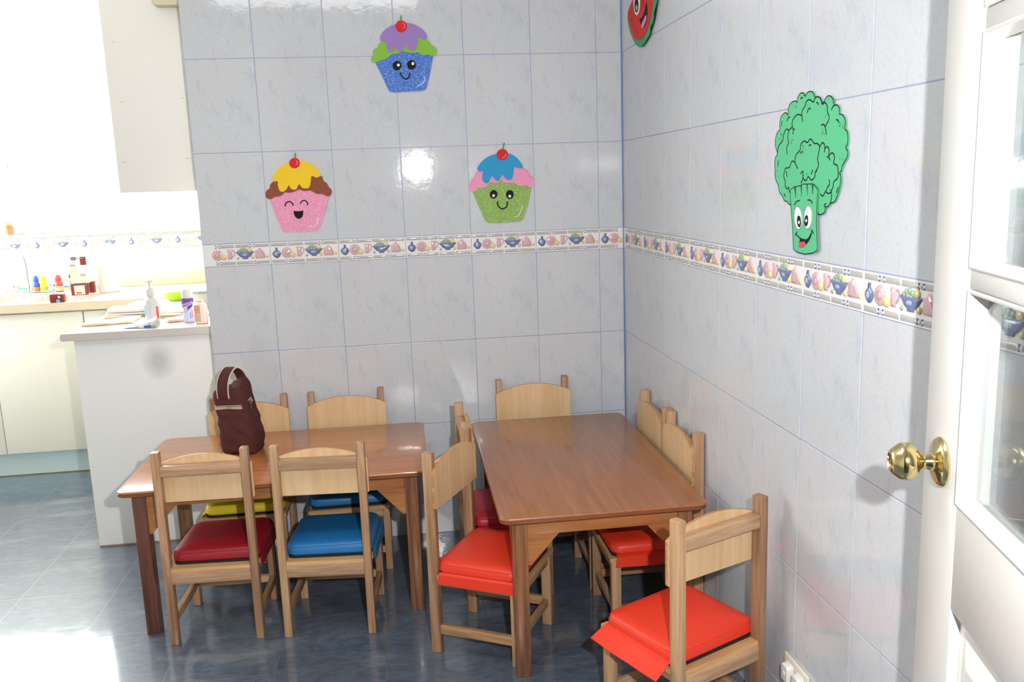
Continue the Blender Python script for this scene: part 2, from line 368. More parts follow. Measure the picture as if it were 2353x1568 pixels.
STICKERS = {
 'blue': [
  ('wrapper','glit_blue','F',0,0.002,[(-0.92,1.826),(-0.9,1.78),(-0.88,1.733),(-0.878,1.727),(-0.874,1.723),(-0.867,1.721),(-0.859,1.72),(-0.803,1.722),(-0.759,1.723),(-0.75,1.725),(-0.743,1.729),(-0.739,1.736),(-0.731,1.759),(-0.709,1.847),(-0.752,1.882),(-0.889,1.88)]),
  ('frosting','foam_green','S',0,0.004,[(-0.916,1.827),(-0.931,1.829),(-0.935,1.84),(-0.927,1.854),(-0.928,1.864),(-0.919,1.874),(-0.912,1.876),(-0.905,1.89),(-0.895,1.897),(-0.877,1.904),(-0.813,1.921),(-0.759,1.913),(-0.732,1.904),(-0.722,1.898),(-0.714,1.885),(-0.703,1.879),(-0.695,1.869),(-0.696,1.859),(-0.705,1.846),(-0.718,1.846),(-0.728,1.851),(-0.748,1.849),(-0.764,1.859),(-0.79,1.857),(-0.819,1.863),(-0.838,1.856),(-0.859,1.854),(-0.873,1.844),(-0.888,1.836),(-0.903,1.833)]),
  ('icing','foam_purple','S',0,0.006,[(-0.897,1.903),(-0.898,1.915),(-0.886,1.933),(-0.866,1.948),(-0.845,1.957),(-0.819,1.962),(-0.794,1.962),(-0.769,1.955),(-0.749,1.943),(-0.735,1.929),(-0.728,1.916),(-0.732,1.905),(-0.745,1.905),(-0.76,1.912),(-0.764,1.89),(-0.774,1.87),(-0.787,1.865),(-0.799,1.871),(-0.809,1.883),(-0.818,1.869),(-0.827,1.862),(-0.838,1.868),(-0.846,1.878),(-0.854,1.867),(-0.865,1.862),(-0.875,1.872),(-0.879,1.897),(-0.89,1.897)]),
  ('stem','foam_stem','F',0,0.0072,[(-0.824,1.968),(-0.819,1.968),(-0.815,1.988),(-0.82,1.988)]),
  ('cherry','foam_red','F',0,0.008,[(-0.799,1.95),(-0.801,1.943),(-0.804,1.937),(-0.809,1.933),(-0.815,1.93),(-0.821,1.929),(-0.828,1.93),(-0.833,1.933),(-0.838,1.938),(-0.84,1.944),(-0.841,1.95),(-0.84,1.956),(-0.836,1.962),(-0.832,1.967),(-0.826,1.97),(-0.819,1.971),(-0.813,1.969),(-0.807,1.966),(-0.802,1.962),(-0.8,1.956)]),
  ('shine_mark','foam_pink','L',0.0022,0.0086,[(-0.815,1.962),(-0.807,1.952),(-0.812,1.941)]),
  ('eye','foam_black','F',0,0.0035,[(-0.827,1.814),(-0.828,1.809),(-0.831,1.804),(-0.834,1.8),(-0.839,1.798),(-0.844,1.797),(-0.849,1.798),(-0.854,1.801),(-0.857,1.804),(-0.859,1.809),(-0.859,1.814),(-0.858,1.82),(-0.856,1.824),(-0.852,1.828),(-0.847,1.83),(-0.842,1.831),(-0.837,1.83),(-0.833,1.827),(-0.829,1.824),(-0.827,1.819)]),
  ('eye','foam_black','F',0,0.0035,[(-0.774,1.816),(-0.775,1.81),(-0.778,1.806),(-0.782,1.802),(-0.786,1.8),(-0.791,1.799),(-0.796,1.8),(-0.801,1.802),(-0.804,1.806),(-0.806,1.811),(-0.807,1.816),(-0.806,1.821),(-0.803,1.826),(-0.799,1.83),(-0.795,1.832),(-0.789,1.833),(-0.784,1.832),(-0.78,1.829),(-0.777,1.825),(-0.775,1.821)]),
  ('pupil_dot','foam_white','F',0,0.004,[(-0.833,1.816),(-0.833,1.814),(-0.834,1.813),(-0.835,1.812),(-0.837,1.811),(-0.838,1.811),(-0.84,1.811),(-0.841,1.812),(-0.842,1.813),(-0.843,1.814),(-0.843,1.816),(-0.843,1.818),(-0.842,1.819),(-0.841,1.821),(-0.839,1.821),(-0.837,1.822),(-0.836,1.821),(-0.835,1.82),(-0.833,1.819),(-0.833,1.818)]),
  ('pupil_dot','foam_white','F',0,0.004,[(-0.78,1.82),(-0.78,1.818),(-0.781,1.817),(-0.782,1.816),(-0.784,1.815),(-0.786,1.815),(-0.787,1.815),(-0.788,1.816),(-0.79,1.817),(-0.79,1.819),(-0.79,1.82),(-0.79,1.822),(-0.789,1.824),(-0.788,1.825),(-0.787,1.826),(-0.785,1.826),(-0.783,1.825),(-0.782,1.825),(-0.781,1.823),(-0.78,1.822)]),
  ('mouth','foam_black','L',0.005,0.003,[(-0.833,1.79),(-0.829,1.779),(-0.816,1.767),(-0.803,1.772),(-0.797,1.789)]),
  ('shine_mark','foam_white','L',0.002,0.003,[(-0.745,1.775),(-0.745,1.761),(-0.757,1.747),(-0.773,1.74)]),
 ],
 'pink': [
  ('wrapper','glit_pink','F',0,0.002,[(-1.333,1.353),(-1.32,1.297),(-1.301,1.241),(-1.298,1.235),(-1.295,1.231),(-1.285,1.228),(-1.228,1.228),(-1.181,1.229),(-1.173,1.231),(-1.166,1.235),(-1.161,1.241),(-1.143,1.286),(-1.12,1.352),(-1.142,1.393),(-1.278,1.398)]),
  ('frosting','foam_brown','S',0,0.004,[(-1.335,1.351),(-1.345,1.356),(-1.348,1.368),(-1.344,1.381),(-1.332,1.39),(-1.328,1.403),(-1.316,1.414),(-1.299,1.42),(-1.233,1.438),(-1.147,1.429),(-1.138,1.418),(-1.134,1.409),(-1.124,1.401),(-1.119,1.389),(-1.11,1.378),(-1.109,1.366),(-1.117,1.355),(-1.13,1.355),(-1.144,1.363),(-1.165,1.364),(-1.185,1.377),(-1.208,1.376),(-1.227,1.382),(-1.246,1.374),(-1.263,1.372),(-1.278,1.373),(-1.294,1.361),(-1.315,1.359),(-1.326,1.353)]),
  ('icing','foam_yellow','S',0,0.006,[(-1.318,1.422),(-1.317,1.432),(-1.305,1.449),(-1.283,1.469),(-1.257,1.481),(-1.213,1.486),(-1.188,1.479),(-1.164,1.463),(-1.148,1.444),(-1.146,1.433),(-1.152,1.425),(-1.163,1.424),(-1.177,1.429),(-1.182,1.409),(-1.188,1.39),(-1.199,1.385),(-1.214,1.388),(-1.225,1.401),(-1.235,1.385),(-1.246,1.382),(-1.256,1.388),(-1.262,1.398),(-1.273,1.383),(-1.286,1.376),(-1.296,1.381),(-1.301,1.4),(-1.3,1.414),(-1.311,1.414)]),
  ('stem','foam_stem','F',0,0.0072,[(-1.236,1.493),(-1.23,1.493),(-1.226,1.513),(-1.231,1.514)]),
  ('cherry','foam_red','F',0,0.008,[(-1.216,1.477),(-1.217,1.471),(-1.22,1.466),(-1.225,1.462),(-1.23,1.46),(-1.236,1.459),(-1.242,1.46),(-1.247,1.463),(-1.251,1.467),(-1.253,1.472),(-1.254,1.478),(-1.253,1.484),(-1.249,1.489),(-1.245,1.493),(-1.239,1.496),(-1.233,1.496),(-1.227,1.495),(-1.222,1.493),(-1.218,1.488),(-1.216,1.483)]),
  ('shine_mark','foam_pink','L',0.0022,0.0086,[(-1.228,1.487),(-1.224,1.478),(-1.231,1.47)]),
  ('eye','foam_black','L',0.0042,0.003,[(-1.281,1.322),(-1.278,1.334),(-1.266,1.34),(-1.257,1.336),(-1.251,1.324)]),
  ('eye','foam_black','L',0.0042,0.003,[(-1.226,1.33),(-1.22,1.339),(-1.21,1.342),(-1.201,1.335),(-1.2,1.324)]),
  ('mouth','foam_black','F',0,0.003,[(-1.252,1.305),(-1.235,1.303),(-1.217,1.305),(-1.219,1.289),(-1.222,1.282),(-1.229,1.277),(-1.237,1.275),(-1.244,1.279),(-1.249,1.285),(-1.252,1.295)]),
  ('shine_mark','foam_white','L',0.002,0.003,[(-1.164,1.279),(-1.169,1.261),(-1.18,1.247),(-1.201,1.247)]),
 ],
 'green': [
  ('wrapper','glit_green','F',0,0.002,[(-0.587,1.354),(-0.567,1.298),(-0.543,1.243),(-0.537,1.237),(-0.532,1.232),(-0.514,1.23),(-0.469,1.231),(-0.413,1.232),(-0.405,1.235),(-0.398,1.241),(-0.392,1.25),(-0.374,1.3),(-0.36,1.365),(-0.396,1.41),(-0.518,1.414)]),
  ('frosting','foam_pink','S',0,0.004,[(-0.583,1.351),(-0.596,1.356),(-0.601,1.371),(-0.592,1.387),(-0.587,1.399),(-0.574,1.41),(-0.569,1.424),(-0.544,1.432),(-0.483,1.45),(-0.395,1.434),(-0.377,1.425),(-0.366,1.409),(-0.353,1.396),(-0.347,1.378),(-0.352,1.365),(-0.364,1.36),(-0.379,1.366),(-0.402,1.366),(-0.413,1.369),(-0.426,1.379),(-0.448,1.378),(-0.466,1.382),(-0.478,1.39),(-0.495,1.38),(-0.522,1.383),(-0.531,1.369),(-0.547,1.364),(-0.564,1.364),(-0.574,1.354)]),
  ('icing','foam_cyan','S',0,0.006,[(-0.565,1.433),(-0.561,1.444),(-0.545,1.463),(-0.522,1.479),(-0.491,1.488),(-0.46,1.49),(-0.438,1.487),(-0.416,1.474),(-0.399,1.454),(-0.392,1.44),(-0.395,1.432),(-0.41,1.434),(-0.424,1.436),(-0.427,1.42),(-0.432,1.398),(-0.443,1.39),(-0.454,1.392),(-0.463,1.401),(-0.47,1.41),(-0.476,1.404),(-0.483,1.391),(-0.492,1.388),(-0.501,1.396),(-0.51,1.406),(-0.517,1.397),(-0.524,1.384),(-0.535,1.381),(-0.546,1.391),(-0.548,1.404),(-0.544,1.425),(-0.555,1.425)]),
  ('stem','foam_stem','F',0,0.0072,[(-0.469,1.501),(-0.464,1.501),(-0.456,1.528),(-0.462,1.528)]),
  ('cherry','foam_red','F',0,0.008,[(-0.447,1.484),(-0.448,1.478),(-0.451,1.472),(-0.456,1.467),(-0.462,1.465),(-0.469,1.464),(-0.476,1.465),(-0.482,1.468),(-0.486,1.473),(-0.489,1.479),(-0.49,1.486),(-0.489,1.492),(-0.485,1.498),(-0.48,1.502),(-0.474,1.505),(-0.468,1.506),(-0.461,1.505),(-0.455,1.502),(-0.45,1.497),(-0.447,1.491)]),
  ('shine_mark','foam_pink','L',0.002,0.0086,[(-0.456,1.488),(-0.458,1.478),(-0.47,1.472)]),
  ('eye','foam_black','F',0,0.0035,[(-0.492,1.338),(-0.493,1.333),(-0.495,1.328),(-0.498,1.325),(-0.502,1.323),(-0.507,1.322),(-0.512,1.323),(-0.516,1.325),(-0.519,1.329),(-0.521,1.334),(-0.521,1.339),(-0.52,1.344),(-0.518,1.348),(-0.514,1.352),(-0.51,1.354),(-0.506,1.355),(-0.501,1.354),(-0.497,1.351),(-0.494,1.347),(-0.492,1.343)]),
  ('eye','foam_black','F',0,0.0035,[(-0.43,1.335),(-0.431,1.33),(-0.433,1.325),(-0.436,1.321),(-0.441,1.319),(-0.445,1.318),(-0.45,1.319),(-0.454,1.322),(-0.457,1.326),(-0.459,1.331),(-0.459,1.336),(-0.458,1.341),(-0.456,1.346),(-0.453,1.349),(-0.449,1.352),(-0.444,1.352),(-0.439,1.351),(-0.435,1.349),(-0.432,1.345),(-0.43,1.34)]),
  ('pupil_dot','foam_white','F',0,0.004,[(-0.502,1.333),(-0.502,1.332),(-0.503,1.33),(-0.504,1.329),(-0.506,1.328),(-0.507,1.328),(-0.509,1.328),(-0.51,1.329),(-0.511,1.331),(-0.512,1.332),(-0.512,1.334),(-0.512,1.336),(-0.511,1.337),(-0.51,1.338),(-0.508,1.339),(-0.507,1.339),(-0.505,1.339),(-0.504,1.338),(-0.503,1.337),(-0.502,1.335)]),
  ('pupil_dot','foam_white','F',0,0.004,[(-0.44,1.329),(-0.44,1.327),(-0.441,1.326),(-0.442,1.325),(-0.444,1.324),(-0.445,1.324),(-0.447,1.324),(-0.448,1.325),(-0.45,1.326),(-0.45,1.328),(-0.45,1.329),(-0.45,1.331),(-0.449,1.333),(-0.448,1.334),(-0.447,1.334),(-0.445,1.335),(-0.443,1.334),(-0.442,1.334),(-0.441,1.332),(-0.44,1.331)]),
  ('mouth','foam_black','L',0.005,0.003,[(-0.493,1.311),(-0.491,1.295),(-0.477,1.283),(-0.459,1.29),(-0.455,1.31)]),
  ('shine_mark','foam_white','L',0.002,0.003,[(-0.398,1.294),(-0.404,1.272),(-0.414,1.255),(-0.429,1.251)]),
  ('ink_line','foam_magenta','L',0.0012,0.0042,[(-0.59,1.388),(-0.582,1.39),(-0.577,1.388)]),
  ('ink_line','foam_magenta','L',0.0012,0.0042,[(-0.373,1.402),(-0.365,1.4),(-0.353,1.394)]),
  ('ink_line','foam_magenta','L',0.0012,0.0042,[(-0.576,1.409),(-0.57,1.412)]),
  ('ink_line','foam_magenta','L',0.0012,0.0042,[(-0.395,1.429),(-0.379,1.424),(-0.369,1.411),(-0.367,1.406)]),
  ('ink_line','foam_magenta','L',0.0012,0.0042,[(-0.379,1.371),(-0.381,1.367)]),
 ],
 'melon': [
  ('shadow_backing','foam_black','S',0,0.0045,[(0.126,1.946),(0.146,1.97),(0.218,2.016),(0.264,2.053),(0.384,2.072),(0.462,1.999),(0.464,1.944),(0.453,1.918),(0.437,1.893),(0.417,1.876),(0.396,1.863),(0.377,1.848),(0.346,1.836),(0.291,1.826),(0.254,1.833),(0.222,1.844),(0.176,1.872),(0.139,1.909)]),  # black layer drawn in as the shadow behind the lifted slice
  ('rind','foam_rind','S',0,0.0075,[(0.114,1.949),(0.136,1.959),(0.209,2.018),(0.256,2.055),(0.384,2.072),(0.47,1.997),(0.47,1.942),(0.438,1.912),(0.435,1.896),(0.421,1.88),(0.396,1.871),(0.39,1.853),(0.35,1.838),(0.294,1.825),(0.263,1.828),(0.222,1.843),(0.176,1.872),(0.139,1.909)]),
  ('flesh','foam_melon','S',0,0.0095,[(0.127,1.967),(0.19,1.998),(0.209,2.012),(0.264,2.049),(0.372,2.064),(0.423,2.019),(0.44,1.97),(0.434,1.949),(0.413,1.908),(0.367,1.869),(0.312,1.851),(0.263,1.852),(0.223,1.862),(0.186,1.885),(0.149,1.92)]),
  ('eye','foam_white','F',0,0.0105,[(0.286,1.973),(0.284,1.964),(0.281,1.955),(0.276,1.948),(0.27,1.942),(0.263,1.939),(0.254,1.937),(0.245,1.937),(0.237,1.94),(0.228,1.945),(0.221,1.951),(0.215,1.96),(0.21,1.969),(0.208,1.978),(0.207,1.988),(0.208,1.998),(0.211,2.006),(0.217,2.014),(0.223,2.019),(0.231,2.023),(0.239,2.024),(0.248,2.023),(0.257,2.021),(0.265,2.016),(0.272,2.009),(0.278,2.001),(0.282,1.992),(0.285,1.983)]),
  ('pupil','foam_black','F',0,0.011,[(0.271,1.964),(0.27,1.958),(0.268,1.953),(0.264,1.949),(0.258,1.946),(0.252,1.945),(0.246,1.946),(0.239,1.948),(0.233,1.951),(0.228,1.956),(0.224,1.961),(0.222,1.967),(0.221,1.974),(0.222,1.979),(0.225,1.985),(0.229,1.989),(0.234,1.991),(0.241,1.992),(0.247,1.992),(0.253,1.99),(0.259,1.986),(0.264,1.982),(0.268,1.976),(0.271,1.97)]),
  ('pupil_dot','foam_grey','F',0,0.0115,[(0.261,1.959),(0.26,1.956),(0.259,1.953),(0.256,1.952),(0.253,1.951),(0.249,1.951),(0.245,1.952),(0.242,1.954),(0.24,1.957),(0.238,1.96),(0.238,1.963),(0.238,1.966),(0.24,1.969),(0.243,1.971),(0.246,1.971),(0.25,1.971),(0.253,1.97),(0.256,1.968),(0.259,1.965),(0.26,1.962)]),
  ('mouth','foam_black','F',0,0.0105,[(0.361,1.959),(0.371,1.945),(0.375,1.933),(0.373,1.918),(0.369,1.905),(0.357,1.891),(0.338,1.883),(0.31,1.887),(0.278,1.918),(0.309,1.917),(0.335,1.927),(0.352,1.943)]),
  ('tongue','foam_pink','S',0,0.0112,[(0.356,1.916),(0.365,1.908),(0.351,1.894),(0.323,1.883),(0.308,1.888),(0.313,1.899),(0.332,1.906)]),
  ('seed','foam_darkred','L',0.003,0.0102,[(0.175,1.962),(0.168,1.958),(0.16,1.954)]),
  ('seed','foam_darkred','L',0.003,0.0102,[(0.19,1.938),(0.183,1.934),(0.176,1.928)]),
  ('seed','foam_darkred','L',0.003,0.0102,[(0.204,1.92),(0.198,1.914),(0.192,1.907)]),
  ('seed','foam_darkred','L',0.003,0.0102,[(0.228,1.9),(0.227,1.891),(0.223,1.882)]),
  ('seed','foam_darkred','L',0.003,0.0102,[(0.253,1.886),(0.252,1.878),(0.25,1.869)]),
  ('seed','foam_darkred','L',0.003,0.0102,[(0.304,1.964),(0.319,1.971),(0.332,1.961),(0.316,1.946)]),
 ],
 'broc': [
  ('crown','foam_broccoli','S',0,0.003,[(1.479,1.532),(1.481,1.541),(1.492,1.549),(1.506,1.549),(1.517,1.541),(1.524,1.547),(1.537,1.549),(1.55,1.546),(1.561,1.535),(1.574,1.535),(1.587,1.528),(1.594,1.521),(1.6,1.522),(1.609,1.53),(1.623,1.532),(1.638,1.523),(1.643,1.512),(1.655,1.511),(1.664,1.503),(1.664,1.493),(1.675,1.491),(1.686,1.483),(1.689,1.473),(1.688,1.463),(1.697,1.457),(1.701,1.445),(1.699,1.433),(1.693,1.427),(1.702,1.419),(1.699,1.407),(1.683,1.393),(1.68,1.384),(1.673,1.378),(1.678,1.373),(1.678,1.36),(1.673,1.345),(1.662,1.327),(1.649,1.319),(1.639,1.319),(1.632,1.312),(1.622,1.31),(1.614,1.298),(1.594,1.294),(1.575,1.302),(1.494,1.312),(1.465,1.311),(1.449,1.313),(1.442,1.318),(1.427,1.32),(1.416,1.33),(1.4,1.339),(1.393,1.354),(1.38,1.366),(1.374,1.379),(1.374,1.392),(1.372,1.402),(1.374,1.417),(1.385,1.426),(1.373,1.445),(1.374,1.462),(1.383,1.474),(1.395,1.48),(1.394,1.493),(1.401,1.507),(1.42,1.515),(1.436,1.509),(1.437,1.523),(1.448,1.533),(1.468,1.536)]),
  ('outline','foam_black','LC',0.0022,0.0032,[(1.479,1.532),(1.481,1.541),(1.492,1.549),(1.506,1.549),(1.517,1.541),(1.524,1.547),(1.537,1.549),(1.55,1.546),(1.561,1.535),(1.574,1.535),(1.587,1.528),(1.594,1.521),(1.6,1.522),(1.609,1.53),(1.623,1.532),(1.638,1.523),(1.643,1.512),(1.655,1.511),(1.664,1.503),(1.664,1.493),(1.675,1.491),(1.686,1.483),(1.689,1.473),(1.688,1.463),(1.697,1.457),(1.701,1.445),(1.699,1.433),(1.693,1.427),(1.702,1.419),(1.699,1.407),(1.683,1.393),(1.68,1.384),(1.673,1.378),(1.678,1.373),(1.678,1.36),(1.673,1.345),(1.662,1.327),(1.649,1.319),(1.639,1.319),(1.632,1.312),(1.622,1.31),(1.614,1.298),(1.594,1.294),(1.575,1.302),(1.494,1.312),(1.465,1.311),(1.449,1.313),(1.442,1.318),(1.427,1.32),(1.416,1.33),(1.4,1.339),(1.393,1.354),(1.38,1.366),(1.374,1.379),(1.374,1.392),(1.372,1.402),(1.374,1.417),(1.385,1.426),(1.373,1.445),(1.374,1.462),(1.383,1.474),(1.395,1.48),(1.394,1.493),(1.401,1.507),(1.42,1.515),(1.436,1.509),(1.437,1.523),(1.448,1.533),(1.468,1.536)]),
  ('stalk','foam_broccoli','F',0,0.006,[(1.462,1.344),(1.48,1.351),(1.488,1.351),(1.512,1.354),(1.519,1.357),(1.543,1.357),(1.567,1.357),(1.576,1.354),(1.591,1.345),(1.589,1.329),(1.588,1.308),(1.588,1.278),(1.591,1.253),(1.596,1.22),(1.576,1.212),(1.541,1.207),(1.508,1.208),(1.485,1.213),(1.478,1.26),(1.469,1.305),(1.463,1.324)]),
  ('stalk_outline','foam_black','LF',0.002,0.0062,[(1.462,1.344),(1.48,1.351),(1.488,1.351),(1.512,1.354),(1.519,1.357),(1.543,1.357),(1.567,1.357),(1.576,1.354),(1.591,1.345),(1.589,1.329),(1.588,1.308),(1.588,1.278),(1.591,1.253),(1.596,1.22),(1.576,1.212),(1.541,1.207),(1.508,1.208),(1.485,1.213),(1.478,1.26),(1.469,1.305),(1.463,1.324)]),
  ('ink_line','foam_black','L',0.0028,0.0033,[(1.508,1.488),(1.503,1.503),(1.505,1.513),(1.517,1.521),(1.523,1.53),(1.538,1.532),(1.554,1.526),(1.562,1.533),(1.574,1.535),(1.587,1.528),(1.593,1.518),(1.605,1.52),(1.614,1.513),(1.616,1.501),(1.623,1.492),(1.621,1.483),(1.609,1.473)]),
  ('ink_line','foam_black','L',0.0028,0.0033,[(1.459,1.48),(1.457,1.49),(1.464,1.499),(1.483,1.506),(1.503,1.502)]),
  ('ink_line','foam_black','L',0.0028,0.0033,[(1.591,1.476),(1.602,1.477),(1.61,1.469),(1.614,1.456)]),
  ('ink_line','foam_black','L',0.0028,0.0033,[(1.431,1.496),(1.438,1.503),(1.447,1.503)]),
  ('ink_line','foam_black','L',0.0028,0.0033,[(1.385,1.426),(1.39,1.443),(1.411,1.454),(1.415,1.466),(1.428,1.478),(1.441,1.474),(1.437,1.462),(1.441,1.448),(1.433,1.437),(1.436,1.422)]),
  ('ink_line','foam_black','L',0.0028,0.0033,[(1.441,1.474),(1.457,1.48),(1.464,1.473),(1.461,1.465)]),
  ('ink_line','foam_black','L',0.0028,0.0033,[(1.464,1.474),(1.471,1.477)]),
  ('ink_line','foam_black','L',0.0028,0.0033,[(1.632,1.503),(1.639,1.51),(1.65,1.512)]),
  ('ink_line','foam_black','L',0.0028,0.0033,[(1.652,1.483),(1.66,1.481),(1.665,1.475)]),
  ('ink_line','foam_black','L',0.0028,0.0033,[(1.49,1.39),(1.476,1.404),(1.48,1.42),(1.499,1.43),(1.501,1.441),(1.517,1.448),(1.532,1.444),(1.546,1.451),(1.563,1.441),(1.577,1.44),(1.587,1.432),(1.58,1.409),(1.585,1.395),(1.571,1.381)]),
  ('ink_line','foam_black','L',0.0028,0.0033,[(1.587,1.432),(1.599,1.441),(1.609,1.434),(1.608,1.421)]),
  ('ink_line','foam_black','L',0.0028,0.0033,[(1.609,1.428),(1.62,1.432),(1.628,1.424),(1.627,1.413),(1.64,1.419),(1.651,1.411),(1.648,1.398),(1.663,1.393),(1.668,1.378)]),
  ('ink_line','foam_black','L',0.0028,0.0033,[(1.422,1.382),(1.429,1.392),(1.449,1.394),(1.46,1.407),(1.476,1.404)]),
  ('ink_line','foam_black','L',0.0028,0.0033,[(1.619,1.412),(1.627,1.41),(1.633,1.404)]),
  ('ink_line','foam_black','L',0.0028,0.0033,[(1.392,1.411),(1.388,1.397)]),
  ('ink_line','foam_black','L',0.0028,0.0033,[(1.407,1.498),(1.402,1.487)]),
  ('ink_line','foam_black','L',0.0028,0.0033,[(1.494,1.538),(1.501,1.54),(1.506,1.538)]),
  ('ink_line','foam_black','L',0.0028,0.0033,[(1.568,1.523),(1.572,1.523),(1.578,1.518)]),
  ('ink_line','foam_black','L',0.0028,0.0033,[(1.527,1.506),(1.532,1.512),(1.541,1.516)]),
  ('ink_line','foam_black','L',0.0028,0.0033,[(1.5,1.422),(1.507,1.426),(1.512,1.424)]),
  ('ink_line','foam_black','L',0.0028,0.0033,[(1.539,1.437),(1.545,1.439),(1.55,1.437)]),
  ('ink_line','foam_black','L',0.0028,0.0033,[(1.422,1.383),(1.421,1.373),(1.429,1.364),(1.429,1.354),(1.439,1.346),(1.447,1.35),(1.451,1.341),(1.461,1.336)]),
  ('ink_line','foam_black','L',0.0028,0.0033,[(1.504,1.379),(1.515,1.384),(1.516,1.37),(1.53,1.364),(1.54,1.372),(1.555,1.365),(1.569,1.371),(1.571,1.38),(1.579,1.385)]),
  ('ink_line','foam_black','L',0.0028,0.0033,[(1.516,1.371),(1.511,1.363),(1.505,1.36)]),
  ('ink_line','foam_black','L',0.0028,0.0033,[(1.668,1.379),(1.667,1.369),(1.651,1.361),(1.649,1.352),(1.638,1.339),(1.623,1.339),(1.618,1.342),(1.607,1.332),(1.596,1.337)]),
  ('ink_line','foam_black','L',0.0028,0.0033,[(1.641,1.342),(1.644,1.331),(1.64,1.319)]),
  ('ink_line','foam_black','L',0.0028,0.0033,[(1.622,1.318),(1.614,1.313),(1.62,1.31)]),
  ('ink_line','foam_black','L',0.0028,0.0033,[(1.424,1.336),(1.428,1.332),(1.432,1.329)]),
  ('ink_line','foam_black','L',0.0028,0.0033,[(1.669,1.351),(1.664,1.339)]),
  ('ink_line','foam_black','L',0.0028,0.0033,[(1.631,1.366),(1.634,1.357),(1.625,1.35),(1.621,1.342)]),
  ('ink_line','foam_black','L',0.0028,0.0033,[(1.435,1.385),(1.434,1.379),(1.439,1.373)]),
  ('ink_line','foam_black','L',0.0028,0.0033,[(1.56,1.387),(1.553,1.377)]),
  ('speckles','foam_black','L',0.0012,0.0033,[(1.474,1.521),(1.475,1.523)]),
  ('speckles','foam_black','L',0.0012,0.0033,[(1.471,1.525),(1.473,1.527)]),
  ('speckles','foam_black','L',0.0012,0.0033,[(1.475,1.523),(1.477,1.525)]),
  ('speckles','foam_black','L',0.0012,0.0033,[(1.486,1.53),(1.487,1.531)]),
  ('speckles','foam_black','L',0.0012,0.0033,[(1.467,1.522),(1.468,1.524)]),
  ('speckles','foam_black','L',0.0012,0.0033,[(1.53,1.515),(1.531,1.516)]),
  ('speckles','foam_black','L',0.0012,0.0033,[(1.527,1.511),(1.528,1.512)]),
  ('speckles','foam_black','L',0.0012,0.0033,[(1.524,1.521),(1.525,1.523)]),
  ('speckles','foam_black','L',0.0012,0.0033,[(1.542,1.511),(1.544,1.512)]),
  ('speckles','foam_black','L',0.0012,0.0033,[(1.539,1.512),(1.54,1.513)]),
  ('speckles','foam_black','L',0.0012,0.0033,[(1.536,1.521),(1.537,1.522)]),
  ('speckles','foam_black','L',0.0012,0.0033,[(1.542,1.512),(1.543,1.513)]),
  ('speckles','foam_black','L',0.0012,0.0033,[(1.634,1.524),(1.635,1.525)]),
  ('speckles','foam_black','L',0.0012,0.0033,[(1.633,1.52),(1.634,1.522)]),
  ('speckles','foam_black','L',0.0012,0.0033,[(1.621,1.526),(1.622,1.528)]),
  ('speckles','foam_black','L',0.0012,0.0033,[(1.635,1.516),(1.637,1.518)]),
  ('speckles','foam_black','L',0.0012,0.0033,[(1.617,1.494),(1.618,1.495)]),
  ('speckles','foam_black','L',0.0012,0.0033,[(1.606,1.49),(1.607,1.492)]),
  ('speckles','foam_black','L',0.0012,0.0033,[(1.606,1.491),(1.607,1.492)]),
  ('speckles','foam_black','L',0.0012,0.0033,[(1.611,1.494),(1.612,1.496)]),
  ('speckles','foam_black','L',0.0012,0.0033,[(1.606,1.457),(1.607,1.458)]),
  ('speckles','foam_black','L',0.0012,0.0033,[(1.597,1.464),(1.598,1.465)]),
  ('speckles','foam_black','L',0.0012,0.0033,[(1.599,1.461),(1.6,1.463)]),
  ('speckles','foam_black','L',0.0012,0.0033,[(1.597,1.461),(1.599,1.463)]),
  ('speckles','foam_black','L',0.0012,0.0033,[(1.601,1.456),(1.602,1.458)]),
  ('speckles','foam_black','L',0.0012,0.0033,[(1.598,1.467),(1.599,1.469)]),
  ('speckles','foam_black','L',0.0012,0.0033,[(1.608,1.453),(1.609,1.454)]),
  ('speckles','foam_black','L',0.0012,0.0033,[(1.593,1.457),(1.595,1.459)]),
  ('speckles','foam_black','L',0.0012,0.0033,[(1.667,1.469),(1.668,1.471)]),
  ('speckles','foam_black','L',0.0012,0.0033,[(1.669,1.474),(1.67,1.476)]),
  ('speckles','foam_black','L',0.0012,0.0033,[(1.679,1.467),(1.68,1.468)]),
  ('speckles','foam_black','L',0.0012,0.0033,[(1.669,1.469),(1.67,1.471)]),
  ('speckles','foam_black','L',0.0012,0.0033,[(1.679,1.464),(1.681,1.466)]),
  ('speckles','foam_black','L',0.0012,0.0033,[(1.666,1.469),(1.668,1.471)]),
  ('speckles','foam_black','L',0.0012,0.0033,[(1.679,1.469),(1.68,1.471)]),
  ('speckles','foam_black','L',0.0012,0.0033,[(1.676,1.474),(1.677,1.475)]),
  ('speckles','foam_black','L',0.0012,0.0033,[(1.398,1.47),(1.4,1.472)]),
  ('speckles','foam_black','L',0.0012,0.0033,[(1.389,1.459),(1.391,1.461)]),
  ('speckles','foam_black','L',0.0012,0.0033,[(1.405,1.463),(1.406,1.465)]),
  ('speckles','foam_black','L',0.0012,0.0033,[(1.4,1.458),(1.401,1.46)]),
  ('speckles','foam_black','L',0.0012,0.0033,[(1.399,1.458),(1.401,1.46)]),
  ('speckles','foam_black','L',0.0012,0.0033,[(1.404,1.466),(1.406,1.468)]),
  ('speckles','foam_black','L',0.0012,0.0033,[(1.398,1.454),(1.399,1.456)]),
  ('speckles','foam_black','L',0.0012,0.0033,[(1.402,1.468),(1.404,1.47)]),
  ('speckles','foam_black','L',0.0012,0.0033,[(1.406,1.466),(1.407,1.468)]),
  ('speckles','foam_black','L',0.0012,0.0033,[(1.461,1.453),(1.463,1.455)]),
